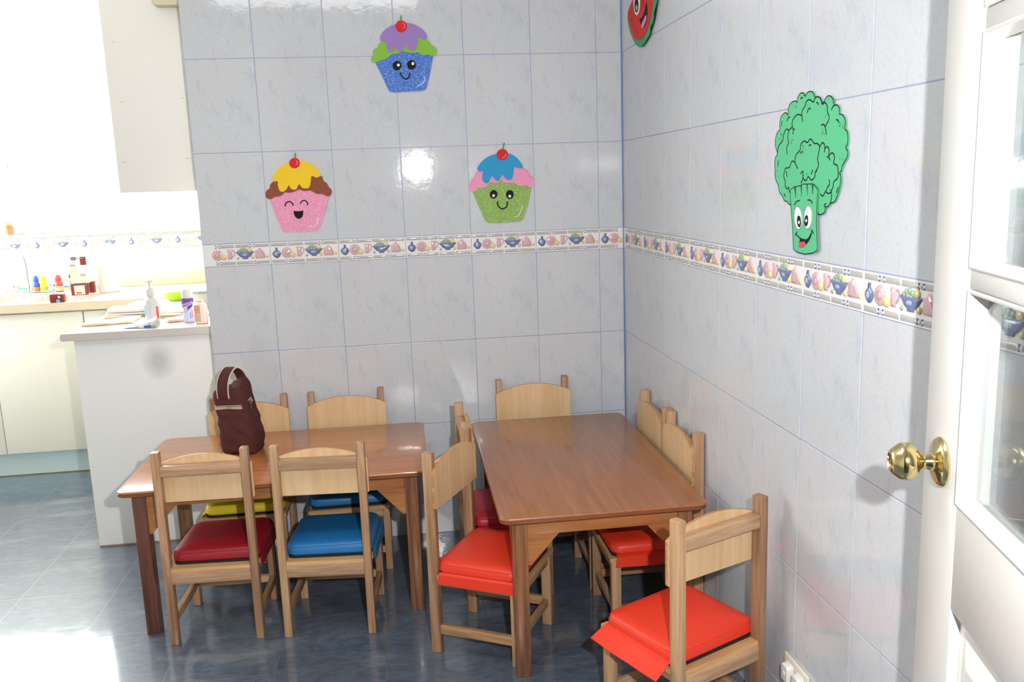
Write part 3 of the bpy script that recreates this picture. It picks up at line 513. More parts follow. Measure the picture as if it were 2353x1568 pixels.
  ('speckles','foam_black','L',0.0012,0.0033,[(1.453,1.449),(1.455,1.451)]),
  ('speckles','foam_black','L',0.0012,0.0033,[(1.459,1.451),(1.461,1.453)]),
  ('speckles','foam_black','L',0.0012,0.0033,[(1.457,1.445),(1.459,1.447)]),
  ('speckles','foam_black','L',0.0012,0.0033,[(1.454,1.454),(1.455,1.456)]),
  ('speckles','foam_black','L',0.0012,0.0033,[(1.451,1.446),(1.452,1.448)]),
  ('speckles','foam_black','L',0.0012,0.0033,[(1.513,1.434),(1.515,1.436)]),
  ('speckles','foam_black','L',0.0012,0.0033,[(1.522,1.428),(1.523,1.43)]),
  ('speckles','foam_black','L',0.0012,0.0033,[(1.511,1.43),(1.512,1.432)]),
  ('speckles','foam_black','L',0.0012,0.0033,[(1.519,1.437),(1.52,1.439)]),
  ('speckles','foam_black','L',0.0012,0.0033,[(1.509,1.438),(1.511,1.44)]),
  ('speckles','foam_black','L',0.0012,0.0033,[(1.511,1.438),(1.512,1.44)]),
  ('speckles','foam_black','L',0.0012,0.0033,[(1.672,1.405),(1.673,1.407)]),
  ('speckles','foam_black','L',0.0012,0.0033,[(1.685,1.402),(1.686,1.404)]),
  ('speckles','foam_black','L',0.0012,0.0033,[(1.679,1.414),(1.68,1.416)]),
  ('speckles','foam_black','L',0.0012,0.0033,[(1.681,1.408),(1.682,1.409)]),
  ('speckles','foam_black','L',0.0012,0.0033,[(1.687,1.405),(1.688,1.406)]),
  ('speckles','foam_black','L',0.0012,0.0033,[(1.394,1.374),(1.396,1.376)]),
  ('speckles','foam_black','L',0.0012,0.0033,[(1.378,1.385),(1.38,1.387)]),
  ('speckles','foam_black','L',0.0012,0.0033,[(1.385,1.387),(1.387,1.389)]),
  ('speckles','foam_black','L',0.0012,0.0033,[(1.376,1.377),(1.378,1.379)]),
  ('speckles','foam_black','L',0.0012,0.0033,[(1.518,1.374),(1.519,1.376)]),
  ('speckles','foam_black','L',0.0012,0.0033,[(1.519,1.369),(1.52,1.371)]),
  ('speckles','foam_black','L',0.0012,0.0033,[(1.535,1.378),(1.536,1.38)]),
  ('speckles','foam_black','L',0.0012,0.0033,[(1.538,1.373),(1.54,1.375)]),
  ('speckles','foam_black','L',0.0012,0.0033,[(1.533,1.377),(1.534,1.379)]),
  ('speckles','foam_black','L',0.0012,0.0033,[(1.627,1.35),(1.629,1.352)]),
  ('speckles','foam_black','L',0.0012,0.0033,[(1.636,1.352),(1.638,1.354)]),
  ('speckles','foam_black','L',0.0012,0.0033,[(1.635,1.343),(1.636,1.345)]),
  ('speckles','foam_black','L',0.0012,0.0033,[(1.642,1.344),(1.643,1.346)]),
  ('speckles','foam_black','L',0.0012,0.0033,[(1.634,1.346),(1.635,1.348)]),
  ('speckles','foam_black','L',0.0012,0.0033,[(1.639,1.343),(1.64,1.345)]),
  ('speckles','foam_black','L',0.0012,0.0033,[(1.436,1.385),(1.437,1.387)]),
  ('speckles','foam_black','L',0.0012,0.0033,[(1.429,1.383),(1.43,1.385)]),
  ('speckles','foam_black','L',0.0012,0.0033,[(1.437,1.372),(1.439,1.375)]),
  ('speckles','foam_black','L',0.0012,0.0033,[(1.436,1.374),(1.437,1.376)]),
  ('eyebrow','foam_black','L',0.0028,0.0064,[(1.483,1.311),(1.494,1.319),(1.51,1.322)]),
  ('eyebrow','foam_black','L',0.0028,0.0064,[(1.545,1.323),(1.559,1.323),(1.569,1.316)]),
  ('smile_line','foam_black','L',0.0028,0.0064,[(1.496,1.248),(1.515,1.24),(1.537,1.238),(1.553,1.241),(1.57,1.257)]),
  ('cheek_line','foam_black','L',0.0028,0.0064,[(1.492,1.244),(1.496,1.25),(1.501,1.253)]),
  ('cheek_line','foam_black','L',0.0028,0.0064,[(1.566,1.261),(1.572,1.258),(1.577,1.252)]),
  ('stalk_gap','foam_black','F',0,0.0064,[(1.481,1.352),(1.488,1.351),(1.49,1.326)]),
  ('stalk_gap','foam_black','F',0,0.0064,[(1.512,1.354),(1.517,1.354),(1.518,1.329)]),
  ('stalk_gap','foam_black','F',0,0.0064,[(1.54,1.356),(1.544,1.356),(1.545,1.332)]),
  ('stalk_gap','foam_black','F',0,0.0064,[(1.564,1.356),(1.57,1.354),(1.568,1.334)]),
  ('eye','foam_white','F',0,0.007,[(1.523,1.285),(1.524,1.279),(1.524,1.274),(1.522,1.269),(1.52,1.265),(1.517,1.262),(1.514,1.26),(1.51,1.259),(1.506,1.259),(1.502,1.26),(1.497,1.263),(1.494,1.267),(1.491,1.272),(1.488,1.277),(1.487,1.282),(1.486,1.288),(1.487,1.293),(1.488,1.298),(1.49,1.302),(1.493,1.306),(1.497,1.308),(1.501,1.308),(1.505,1.308),(1.509,1.306),(1.513,1.304),(1.517,1.3),(1.52,1.295),(1.522,1.29)]),
  ('eye','foam_white','F',0,0.007,[(1.569,1.287),(1.569,1.282),(1.567,1.276),(1.565,1.272),(1.562,1.268),(1.559,1.265),(1.555,1.263),(1.551,1.262),(1.547,1.262),(1.543,1.264),(1.539,1.267),(1.537,1.271),(1.535,1.276),(1.533,1.281),(1.533,1.286),(1.534,1.292),(1.535,1.297),(1.538,1.302),(1.541,1.306),(1.544,1.309),(1.548,1.311),(1.552,1.312),(1.556,1.311),(1.56,1.309),(1.563,1.306),(1.566,1.302),(1.568,1.298),(1.569,1.293)]),
  ('eye_outline','foam_black','LF',0.0008,0.0072,[(1.523,1.285),(1.524,1.279),(1.524,1.274),(1.522,1.269),(1.52,1.265),(1.517,1.262),(1.514,1.26),(1.51,1.259),(1.506,1.259),(1.502,1.26),(1.497,1.263),(1.494,1.267),(1.491,1.272),(1.488,1.277),(1.487,1.282),(1.486,1.288),(1.487,1.293),(1.488,1.298),(1.49,1.302),(1.493,1.306),(1.497,1.308),(1.501,1.308),(1.505,1.308),(1.509,1.306),(1.513,1.304),(1.517,1.3),(1.52,1.295),(1.522,1.29)]),
  ('eye_outline','foam_black','LF',0.0008,0.0072,[(1.569,1.287),(1.569,1.282),(1.567,1.276),(1.565,1.272),(1.562,1.268),(1.559,1.265),(1.555,1.263),(1.551,1.262),(1.547,1.262),(1.543,1.264),(1.539,1.267),(1.537,1.271),(1.535,1.276),(1.533,1.281),(1.533,1.286),(1.534,1.292),(1.535,1.297),(1.538,1.302),(1.541,1.306),(1.544,1.309),(1.548,1.311),(1.552,1.312),(1.556,1.311),(1.56,1.309),(1.563,1.306),(1.566,1.302),(1.568,1.298),(1.569,1.293)]),
  ('pupil','foam_black','F',0,0.0078,[(1.519,1.277),(1.52,1.273),(1.519,1.27),(1.518,1.267),(1.517,1.265),(1.514,1.264),(1.512,1.264),(1.509,1.264),(1.507,1.266),(1.505,1.269),(1.503,1.272),(1.502,1.276),(1.501,1.28),(1.502,1.283),(1.503,1.286),(1.505,1.288),(1.507,1.289),(1.51,1.289),(1.512,1.288),(1.515,1.287),(1.517,1.284),(1.518,1.281)]),
  ('pupil','foam_black','F',0,0.0078,[(1.553,1.28),(1.553,1.276),(1.552,1.273),(1.55,1.27),(1.548,1.269),(1.546,1.268),(1.544,1.267),(1.541,1.268),(1.54,1.27),(1.538,1.273),(1.537,1.276),(1.537,1.279),(1.537,1.283),(1.539,1.286),(1.54,1.289),(1.542,1.29),(1.544,1.291),(1.547,1.291),(1.549,1.291),(1.551,1.289),(1.552,1.286),(1.553,1.283)]),
  ('pupil_dot','foam_white','F',0,0.0084,[(1.515,1.275),(1.515,1.273),(1.514,1.271),(1.512,1.271),(1.51,1.271),(1.509,1.273),(1.509,1.275),(1.509,1.276),(1.51,1.278),(1.512,1.278),(1.513,1.278),(1.515,1.277)]),
  ('pupil_dot','foam_white','F',0,0.0084,[(1.549,1.28),(1.549,1.278),(1.548,1.277),(1.546,1.276),(1.544,1.276),(1.543,1.278),(1.542,1.279),(1.543,1.281),(1.544,1.282),(1.546,1.283),(1.547,1.283),(1.549,1.281)]),
  ('mouth','foam_black','F',0,0.0066,[(1.515,1.24),(1.526,1.239),(1.537,1.238),(1.553,1.241),(1.563,1.248),(1.57,1.257),(1.568,1.25),(1.562,1.241),(1.553,1.233),(1.544,1.228),(1.529,1.221),(1.516,1.22),(1.509,1.222),(1.513,1.23)]),
  ('tongue','foam_tongue','F',0,0.0072,[(1.51,1.223),(1.514,1.229),(1.519,1.232),(1.526,1.233),(1.537,1.234),(1.544,1.228),(1.537,1.225),(1.529,1.222),(1.518,1.221)]),
 ],
}
# ------------------------------------------------------------------ tiled walls and border
H = 0.3275; A0 = 0.1293
LV = [A0, A0 + H, A0 + 2 * H, A0 + 3 * H, A0 + 3 * H + 0.0822, A0 + 4 * H + 0.0822, A0 + 5 * H + 0.0822, A0 + 6 * H + 0.0822]
TOPZ = 2.45
def tile_wall(name, place, us, vs_, mats, uvx=None, skip_band=True, depth=0.0, slab=None):
    """us: vertical joints, vs_: horizontal joints; tiles bevelled, the print repeats on every tile"""
    bm = bmesh.new(); uvl = bm.loops.layers.uv.new('UVMap'); rnd = random.Random(3)
    g = 0.0010; bv = 0.0012
    for i in range(len(us) - 1):
        for j in range(len(vs_) - 1):
            u0, u1, v0, v1 = us[i], us[i + 1], vs_[j], vs_[j + 1]
            if v1 - v0 < 0.1 and skip_band and abs(v0 - LV[3]) < 0.001: continue
            tu, tv = rnd.uniform(-.0012, .0012), rnd.uniform(-.0012, .0012)
            def q(u, v, d): return place(u, v, d)
            cu, cv = (u0 + u1) / 2, (v0 + v1) / 2
            def dd(u, v): return 0.004 + tu * (u - cu) * 3 + tv * (v - cv) * 3
            o = [(u0 + g, v0 + g), (u1 - g, v0 + g), (u1 - g, v1 - g), (u0 + g, v1 - g)]
            inn = [(u0 + g + bv, v0 + g + bv), (u1 - g - bv, v0 + g + bv), (u1 - g - bv, v1 - g - bv), (u0 + g + bv, v1 - g - bv)]
            a = [bm.verts.new(q(*p, 0.0015)) for p in o]; m_ = [bm.verts.new(q(*p, dd(*p) - 0.0006)) for p in o]; b = [bm.verts.new(q(*p, dd(*p))) for p in inn]
            off = (u1 - 0.25, v1 - H)
            def face(vsx, ps):
                f = bm.faces.new(vsx)
                for l, p in zip(f.loops, ps): l[uvl].uv = (p[0] - off[0], p[1] - off[1])
            face(b, inn)
            for k in range(4):
                k2 = (k + 1) % 4
                face((m_[k], m_[k2], b[k2], b[k]), (o[k], o[k2], inn[k2], inn[k])); face((a[k], a[k2], m_[k2], m_[k]), (o[k], o[k2], o[k2], o[k]))
    # grout bed and the wall behind
    n0 = len(bm.faces)
    u0, u1, v0, v1 = us[0], us[-1], vs_[0], vs_[-1]
    vv = [bm.verts.new(place(u, v, 0.0030)) for u, v in ((u0, v0), (u1, v0), (u1, v1), (u0, v1))]
    f = bm.faces.new(vv); f.material_index = 1
    bmesh.ops.recalc_face_normals(bm, faces=bm.faces[:])
    if slab: box(bm, *slab, mi=2)
    return struct(link(name, bm, mats, recalc=False))
bu = [-1.590] + [-(0.0987 + k * 0.25) for k in range(5, -1, -1)] + [0.0]
tile_wall('wall_back', place_back(0.004), bu, [0.0] + LV + [TOPZ], ['tile_blue', 'grout_blue', 'plaster'], slab=(-1.590, 0.12, 0.0041, 0.12, 0, TOPZ))
ru = [0.0, 0.0242] + [0.0242 + 0.25 * k for k in range(1, 12)]
ru = [0.0, 0.2742 - 0.25 + 0.0001] if False else [0.0] + [0.2742 + 0.25 * k for k in range(0, 11)] + [2.95]
ru = sorted(set(ru))
tile_wall('wall_right', place_right(0.004), ru, [0.0] + LV + [TOPZ], ['tile_blue', 'grout_blue', 'plaster'], slab=(0.0041, 0.12, -2.95, 0.12, 0, TOPZ))

struct(boxo('trim_5', (-0.0045, 0.002, -0.0045, 0.002, 0.0, TOPZ), 'joint_blue', bev=0))
def blob(bm, pts, place, d0, h, mi, inner=0.72):
    n = len(pts); cx = sum(p[0] for p in pts) / n; cy = sum(p[1] for p in pts) / n
    def ring(s, d): return [bm.verts.new(place(cx + (p[0] - cx) * s, cy + (p[1] - cy) * s, d)) for p in pts]
    r0 = ring(1, d0); r1 = ring(0.96, d0 + h * 0.55); r2 = ring(inner, d0 + h); c = bm.verts.new(place(cx, cy, d0 + h * 1.12))
    for a, b in ((r0, r1), (r1, r2)):
        for i in range(n):
            f = bm.faces.new((a[i], a[(i + 1) % n], b[(i + 1) % n], b[i])); f.material_index = mi; f.smooth = True
    for i in range(n):
        f = bm.faces.new((r2[i], r2[(i + 1) % n], c)); f.material_index = mi; f.smooth = True
def circ(cx, cy, rx, ry, n=14): return [(cx + rx * math.cos(2 * math.pi * i / n), cy + ry * math.sin(2 * math.pi * i / n)) for i in range(n)]
BM = ['border_white', 'border_grey', 'border_blue', 'border_paleblue', 'border_pink', 'border_rose', 'border_yellow', 'border_green', 'border_navy', 'grout_blue']
def border_tile(bm, u0, v0, place0, wid=0.25, ht=0.082, clip=(0, 250)):
    k = wid / 0.25; kv = ht / 0.082
    def place(u, v, d): return place0(u0 + u * k / 1000, v0 + v * kv / 1000, d)
    def inside(a, b): return a >= clip[0] - 0.5 and b <= clip[1] + 0.5
    c0, c1 = clip
    extrude_poly(bm, [(c0 + 1, 1), (c1 - 1, 1), (c1 - 1, 81), (c0 + 1, 81)], place, 0.0, 0.0045, 0)
    D = 0.0045
    for vb in (4.5, 66.0):
        for a in (4, 127):
            b = a + 119; c = (a + b) / 2
            for (x0, x1, e) in ((a, c - 12, 1), (c + 12, b, -1)):
                if not inside(x0, x1): continue
                pts = [(x0, vb), (x1, vb), (x1 + 4 if e > 0 else x1, vb + 5.7), (x1, vb + 11.5), (x0, vb + 11.5), (x0 if e > 0 else x0 - 4, vb + 5.7)]
                blob(bm, pts, place, D, 0.0005, 1, 0.9)
            if inside(c - 12, c + 12):
                for s in (-1, 1):
                    for t in (0, 1):
                        y0, y1 = (vb, vb + 4.6) if t == 0 else (vb + 11.5, vb + 6.9)
                        blob(bm, [(c + s * 7 - 3.4, y0), (c + s * 7 + 3.4, y0), (c + s * 7, y1)], place, D, 0.0013, 8, 0.7)
                blob(bm, [(c - 4, vb + 5.7), (c, vb), (c + 4, vb + 5.7), (c, vb + 11.5)], place, D, 0.0014, 1, 0.6)
                for s in (-1, 1): blob(bm, [(c + s * 10 - 2.5, vb + 5.7), (c + s * 10, vb + 2), (c + s * 10 + 2.5, vb + 5.7), (c + s * 10, vb + 9.5)], place, D, 0.0018, 0, 0.6)
    if inside(7, 40):
        blob(bm, [(20, 22), (27, 22), (34, 28), (39, 37), (37, 44), (30, 50), (26.5, 53), (26, 59), (28, 61), (19, 61), (20.5, 59), (20, 53), (16, 50), (9, 44), (7, 37), (12, 28)], place, D, 0.0030, 2, 0.66)
        blob(bm, circ(21, 38, 7, 8), place, D + 0.0020, 0.0018, 3, 0.6)
    if inside(40, 82):
        blob(bm, circ(60, 41, 20, 20, 20), place, D, 0.0022, 4, 0.86); blob(bm, circ(60, 41, 10, 10), place, D + 0.0018, 0.0010, 5, 0.8); blob(bm, circ(60, 41, 7, 7), place, D + 0.0022, 0.0012, 4, 0.7)
    if inside(60, 92): blob(bm, circ(82, 32, 10.5, 10), place, D + 0.0005, 0.0034, 6)
    if inside(95, 124):
        blob(bm, [(98, 25), (111, 25), (114, 33), (113, 52), (115, 61), (96, 61), (94.5, 59), (98, 52), (96, 34)], place, D, 0.0030, 4, 0.7)
        b = [(114, 56), (120, 57), (123, 51), (120, 40), (113, 33)]
        stroke(bm, crom([(x, y) for x, y in b], False, 3), 3.2, place, D, D + 0.0022, taper=False)
        for f in bm.faces[-36:]: f.material_index = 5
    if inside(126, 140): blob(bm, circ(132, 27, 4, 4.4, 10), place, D, 0.0028, 7)
    if inside(128, 195):
        for x, y, r in ((138, 53, 6), (146, 58, 6.5), (155, 60, 6.5), (163, 57, 6.5), (150, 51, 6), (160, 50, 6), (142, 46, 5)): blob(bm, circ(x, y, r, r, 10), place, D, 0.0030, 7)
        blob(bm, circ(177, 57, 9, 9, 12), place, D, 0.0030, 6)
        blob(bm, [(150, 24), (168, 24), (168, 28), (179, 34), (186, 43), (192, 49), (190, 52), (128, 52), (126, 49), (132, 43), (139, 34), (150, 28)], place, D + 0.0006, 0.0034, 2, 0.7)
        blob(bm, circ(158, 40, 13, 6), place, D + 0.0030, 0.0014, 3, 0.6)
    if inside(178, 192): blob(bm, circ(185, 30, 6, 7, 10), place, D + 0.0004, 0.0036, 6)
    if inside(193, 234):
        blob(bm, [(196, 24), (230, 24), (233, 33), (229, 44), (224, 53), (219, 57), (215, 63), (210, 63), (206, 57), (200, 54), (193, 53), (196, 47), (194, 34)], place, D, 0.0032, 4, 0.7)
        stroke(bm, [(219, 50), (225, 40), (229, 33)], 2.4, place, D + 0.002, D + 0.0042, taper=False)
        for f in bm.faces[-6:]: f.material_index = 5
    if inside(235, 246): blob(bm, circ(239.5, 31, 5.4, 6.4, 10), place, D, 0.0032, 6)
def border(name, place, us, v0, wid, ht, first_clip=None, last_clip=None):
    bm = bmesh.new()
    for i in range(len(us) - 1):
        u0, u1 = us[i], us[i + 1]; full = u1 - wid if i == 0 and first_clip else u0; clip = (0, 250)
        if i == 0 and first_clip: clip = ((wid - (u1 - u0)) / wid * 250, 250)
        if i == len(us) - 2 and last_clip: clip = (0, (u1 - u0) / wid * 250); full = u0
        border_tile(bm, full, v0, place, wid, ht, clip)
    return struct(link(name, bm, BM, smooth=False))
border('trim_1', place_back(0.003), bu, LV[3], 0.25, 0.0822, first_clip=True, last_clip=True)
border('trim_2', place_right(0.003), ru, LV[3], 0.25, 0.0822, first_clip=True, last_clip=True)
ku = [-3.80, -3.62] + [-3.62 + 0.25 * k for k in range(1, 9)] + [-1.575]
KB0, KB1 = 1.088, 1.170
border('trim_3', place_back(KY), ku, KB0, 0.25, 0.082, first_clip=True, last_clip=True)

# ------------------------------------------------------------------ floor, ceiling, other walls
FY = -4.70
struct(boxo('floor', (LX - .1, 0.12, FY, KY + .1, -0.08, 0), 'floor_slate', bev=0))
struct(boxo('ceiling', (LX - .1, 0.12, FY, KY + .1, TOPZ, TOPZ + .08), 'ceiling_white', bev=0))
# kitchen window wall: tiled apron below, window above
KW = (-3.62, -1.66, 1.19, 2.20)
bm = bmesh.new()
box(bm, LX - .1, KW[0], KY + .004, KY + .12, 0, TOPZ); box(bm, KW[1], -1.45, KY + .004, KY + .12, 0, TOPZ)
box(bm, KW[0], KW[1], KY + .004, KY + .12, 0, KW[2]); box(bm, KW[0], KW[1], KY + .004, KY + .12, KW[3], TOPZ)
struct(link('wall_kitchen_back', bm, 'plaster'))
tile_wall('wall_kitchen_tiles', place_back(KY + 0.004), ku, [0.86 - 0.1, KB0], ['tile_kitchen', 'grout_kitchen'], skip_band=False)
struct(boxo('wall_kitchen_right', (-1.575, -1.455, 0.12, KY, 0, TOPZ), 'plaster', bev=0))
bm = bmesh.new(); SW = (0.55, 1.70, 0.90, 2.20)
box(bm, LX - .12, LX, FY, SW[0], 0, TOPZ); box(bm, LX - .12, LX, SW[1], KY + .1, 0, TOPZ)
box(bm, LX - .12, LX, SW[0], SW[1], 0, SW[2]); box(bm, LX - .12, LX, SW[0], SW[1], SW[3], TOPZ)
struct(link('wall_left', bm, 'plaster'))
# doorway wall and the hall the camera stands in
bm = bmesh.new()
box(bm, -0.30, 0.12, -3.07, -2.95, 0, TOPZ); box(bm, LX, -1.60, -3.07, -2.95, 0, TOPZ); box(bm, -1.60, -0.30, -3.07, -2.95, 2.38, TOPZ)
struct(link('wall_front', bm, 'plaster'))
bm = bmesh.new(); box(bm, LX, 0.12, FY - .1, FY, 0, TOPZ); box(bm, 0.004, 0.12, FY, -3.07, 0, TOPZ)
struct(link('wall_hall', bm, 'hall_wall'))
def window(name, x0, x1, z0, z1, y, stiles, rails, w_=0.035):
    bm = bmesh.new()
    for a, b in ((x0, x0 + w_), (x1 - w_, x1)): box(bm, a, b, y, y + .04, z0, z1, .003)
    for a, b in ((z0, z0 + w_), (z1 - w_, z1)): box(bm, x0 + w_, x1 - w_, y, y + .04, a, b, .003)
    for s in stiles: box(bm, s - w_ / 2, s + w_ / 2, y + .002, y + .038, z0 + w_, z1 - w_, .003)
    for r in rails: box(bm, x0 + w_, x1 - w_, y + .004, y + .036, r - .015, r + .015, .003)
    f = struct(link(name, bm, 'white_paint'))
    boxo('pane', (x0 + .03, x1 - .03, y + .018, y + .022, z0 + .03, z1 - .03), 'glass_pane', f, bev=0)
    return f
wn = window('window_1', KW[0], KW[1], KW[2], KW[3], KY + .05, (-2.965, -2.30), (2.02,))
bm = bmesh.new(); tube(bm, [(-2.965, KY + .044, 1.56), (-2.965, KY + .016, 1.56), (-2.965, KY + .012, 1.50), (-2.968, KY + .012, 1.46)], .006, 8); box(bm, -2.978, -2.952, KY + .036, KY + .046, 1.52, 1.60, .002)
box(bm, -2.950, -2.930, KY + .030, KY + .046, 1.40, 1.425, .002)
link('handle', bm, 'p_grey', wn)
struct(boxo('trim_4', (KW[0], KW[1], KY - .02, KY + .05, 1.172, 1.19), 'white_paint', bev=.003))
# side window (left wall)
bm = bmesh.new(); x = LX - .08
for a, b in ((SW[0], SW[0] + .04), (SW[1] - .04, SW[1]), (1.105, 1.145)): box(bm, x, x + .04, a, b, SW[2], SW[3], .003)
for a, b in ((SW[2], SW[2] + .04), (SW[3] - .04, SW[3])): box(bm, x + .001, x + .039, SW[0] + .04, SW[1] - .04, a, b, .003)
f = struct(link('window_2', bm, 'white_paint')); boxo('pane', (x + .018, x + .022, SW[0] + .03, SW[1] - .03, SW[2] + .03, SW[3] - .03), 'glass_pane', f, bev=0)
# ceiling lamp fitting
for nm, ly in (('flat white ceiling lamp over the small tables, out of the frame above', -1.75),):
    t = thing('ceiling_lamp', nm, 'lamp', (-1.25, ly, TOPZ))
    boxo('housing', (-.58, .58, -.28, .28, -.03, 0), 'white_paint', t)
    boxo('diffuser', (-.55, .55, -.25, .25, -.038, -.03), 'lamp_glow', t)

# ------------------------------------------------------------------ glazed door
P0 = Vector((-0.145, -2.251, 0)); dv = Vector((0.2677, 0.9635, 0)).normalized(); nv = Vector((-0.9635, 0.2677, 0)).normalized()
DW = 0.80; s_edge = 0.074
hinge = P0 + dv * (s_edge - DW)
door = bpy.data.objects.new('door_1', None); col.objects.link(door); struct(door)
# local x = along the door from hinge to free edge, local y = away from the visible face, z up
door.matrix_world = Matrix(((dv.x, -nv.x, 0, hinge.x), (dv.y, -nv.y, 0, hinge.y), (0, 0, 1, 0), (0, 0, 0, 1)))
TH = 0.042; ST = 0.137; DH = 2.06
pz = [0.938, 1.228, 1.255, 1.545, 1.572, 1.862]
bm = bmesh.new(); e = .0025
box(bm, DW - ST, DW, 0, TH, 0.006, DH, e); box(bm, 0, ST, 0, TH, 0.006, DH, e)
xi, xo = ST, DW - ST; mid = DW / 2
box(bm, xi - .003, xo + .003, 0.0004, TH - .0004, 0.006, 0.22, e); box(bm, xi - .003, xo + .003, 0.0004, TH - .0004, 0.785, pz[0], e)
for a, b in ((pz[1], pz[2]), (pz[3], pz[4]), (pz[5], DH)): box(bm, xi - .003, xo + .003, 0.0004, TH - .0004, a, b, e)
box(bm, mid - .014, mid + .014, 0.0006, TH - .0006, pz[0] - .003, pz[5] + .003, e); box(bm, mid - .05, mid + .05, 0.0006, TH - .0006, 0.215, 0.79, e)
link('frame', bm, 'door_paint', door, smooth=True)
bm = bmesh.new()
for a, b in ((xi, mid - .05), (mid + .05, xo)):
    z0, z1 = 0.22, 0.785
    box(bm, a - .002, b + .002, .014, TH - .014, z0 - .002, z1 + .002)
    r0 = [(a, z0), (b, z0), (b, z1), (a, z1)]
    def rg(i, d): return [Vector((x_ + (i if x_ == a else -i), d, z_ + (i if z_ == z0 else -i))) for x_, z_ in r0]
    rings(bm, [rg(0, .014), rg(0.012, .0135), rg(.020, .0135), rg(.052, .004), rg(.056, .003)], False, True)
link('door_panel', bm, 'door_paint', door)
for k in range(3):
    for a, b in ((xi, mid - .014), (mid + .014, xo)):
        z0, z1 = pz[2 * k], pz[2 * k + 1]
        bm = bmesh.new(); r0 = [(a, z0), (b, z0), (b, z1), (a, z1)]
        def rg(i, d): return [Vector((x_ + (i if x_ == a else -i), d, z_ + (i if z_ == z0 else -i))) for x_, z_ in r0]
        rings(bm, [rg(-.001, -.001), rg(.002, -.003), rg(.005, -.001), rg(.008, .010), rg(.011, .020), rg(-.001, .020)], False, False)
        link('glazing_bead', bm, 'door_paint', door)
        bm = bmesh.new()
        rings(bm, [rg(.004, .0225), rg(.004, .0205), rg(.010, .0195), rg(.024, .0185), rg(.0245, .0185)], True, True)
        link('pane', bm, 'glass_pane', door)
kn = bpy.data.objects.new('door_knob', None); col.objects.link(kn); kn.parent = door; kn.location = (DW - s_edge, 0, 0.977)
mk = Matrix.Rotation(R(90), 4, 'X')     # local z -> -y (towards the viewer)
bm = bmesh.new()
lathe(bm, [(0.0, 0.001), (.0345, .001), (.0352, .003), (.033, .0065), (.029, .009), (.016, .0115), (.0135, .013), (.0, .013)], 40, mtx=mk, cap0=False, cap1=False)
link('rose', bm, 'brass', kn, smooth=True)
bm = bmesh.new()
lathe(bm, [(.0, .012), (.0125, .012), (.0125, .018), (.0105, .021), (.0105, .027), (.014, .031), (.0215, .036), (.0262, .043), (.0272, .050), (.0262, .056), (.0245, .0585), (.0240, .0592), (.0225, .061), (.0185, .0665), (.0150, .0695), (.0125, .0700), (.0095, .0685), (.0085, .066), (0, .0655)], 40, mtx=mk, cap0=False, cap1=False)
link('knob', bm, 'brass', kn, smooth=True)
bm = bmesh.new(); lathe(bm, [(0, .0655), (.0075, .0655), (.0075, .0675), (0, .068)], 20, mtx=mk, cap0=False, cap1=False); box(bm, -.001, .001, -.0688, -.0670, -.004, .004, .0003)
link('keyhole', bm, 'brass', kn, smooth=True)
bm = bmesh.new()
for z in (.25, 1.85): tube(bm, [(-.004, .004, z), (-.004, .004, z + .09)], .006, 10)
link('hinge', bm, 'brass', door)

# ------------------------------------------------------------------ power outlet on the right wall
t = thing('power_outlet', 'cream double power outlet with two white plug covers, low on the right wall', 'power outlet', (0, -1.547, 0.200))
bm = bmesh.new(); box(bm, -.008, 0.0, -.060, .060, -.038, .038, .003); link('cover_plate', bm, 'outlet_plastic', t, smooth=True)
for y in (.028, -.026):
    bm = bmesh.new(); m_ = Matrix.Translation((-.008, y, 0)) @ Matrix.Rotation(R(-90), 4, 'Y')
    rs = []
    for s, h in ((1, 0), (1, .003), (.9, .004), (.86, .012), (.80, .0145), (.6, .015)): rs.append([m_ @ Vector((px * s, py * s, h)) for px, py in rrect(.0245, .0185, .008)])
    rings(bm, rs); lathe(bm, [(.006, .0145), (.006, .0165), (.004, .017)], 12, mtx=m_)
    link('plug_cover', bm, 'outlet_cap', t, smooth=True)
# ------------------------------------------------------------------ foam stickers
def sticker(key, name, label, cat, place, group):
    parts = STICKERS[key]; us = [p[0] for q in parts for p in q[5]]; vs_ = [p[1] for q in parts for p in q[5]]
    o3 = place((min(us) + max(us)) / 2, (min(vs_) + max(vs_)) / 2, 0)
    t = thing(name, label, cat, o3, 0, group)
    pl = lambda u, v, d: place(u, v, d) - o3
    merged = {}
    for pn, m_, typ, wd, d, pts in parts:
        key2 = (pn, m_) if pn == 'speckles' else None
        bm = merged.get(key2) if key2 else None
        new = bm is None
        if new: bm = bmesh.new()
        if typ in ('S', 'F'):
            extrude_poly(bm, crom(pts, True, 4) if typ == 'S' else pts, pl, 0.0006 if d < .0045 and pn in ('wrapper', 'crown', 'shadow_backing') else d - .002, d)
        elif typ in ('LC', 'LF'): stroke(bm, crom(pts, True, 4) if typ == 'LC' else pts, wd, pl, d - .0004, d, closed=True)
        else: stroke(bm, crom(pts, False, 4) if len(pts) > 2 else [pts[0], tuple((a + b) / 2 for a, b in zip(*pts)), pts[1]], wd, pl, d - .0006, d, taper=wd < .002)
        if key2:
            merged[key2] = bm
        else: link(pn, bm, m_, t)
    for (pn, m_), bm in merged.items(): link(pn, bm, m_, t)['kind'] = 'stuff'
    return t
PB = place_back(-0.0008); PR = place_right(-0.0008)
sticker('blue', 'cupcake_sticker', 'smiling foam cupcake cutout with glittery blue wrapper, green frosting and purple icing', 'wall sticker', PB, 'foam cupcake cutouts on the tiled wall')
sticker('pink', 'cupcake_sticker', 'laughing foam cupcake cutout with glittery pink wrapper, brown frosting and yellow icing', 'wall sticker', PB, 'foam cupcake cutouts on the tiled wall')
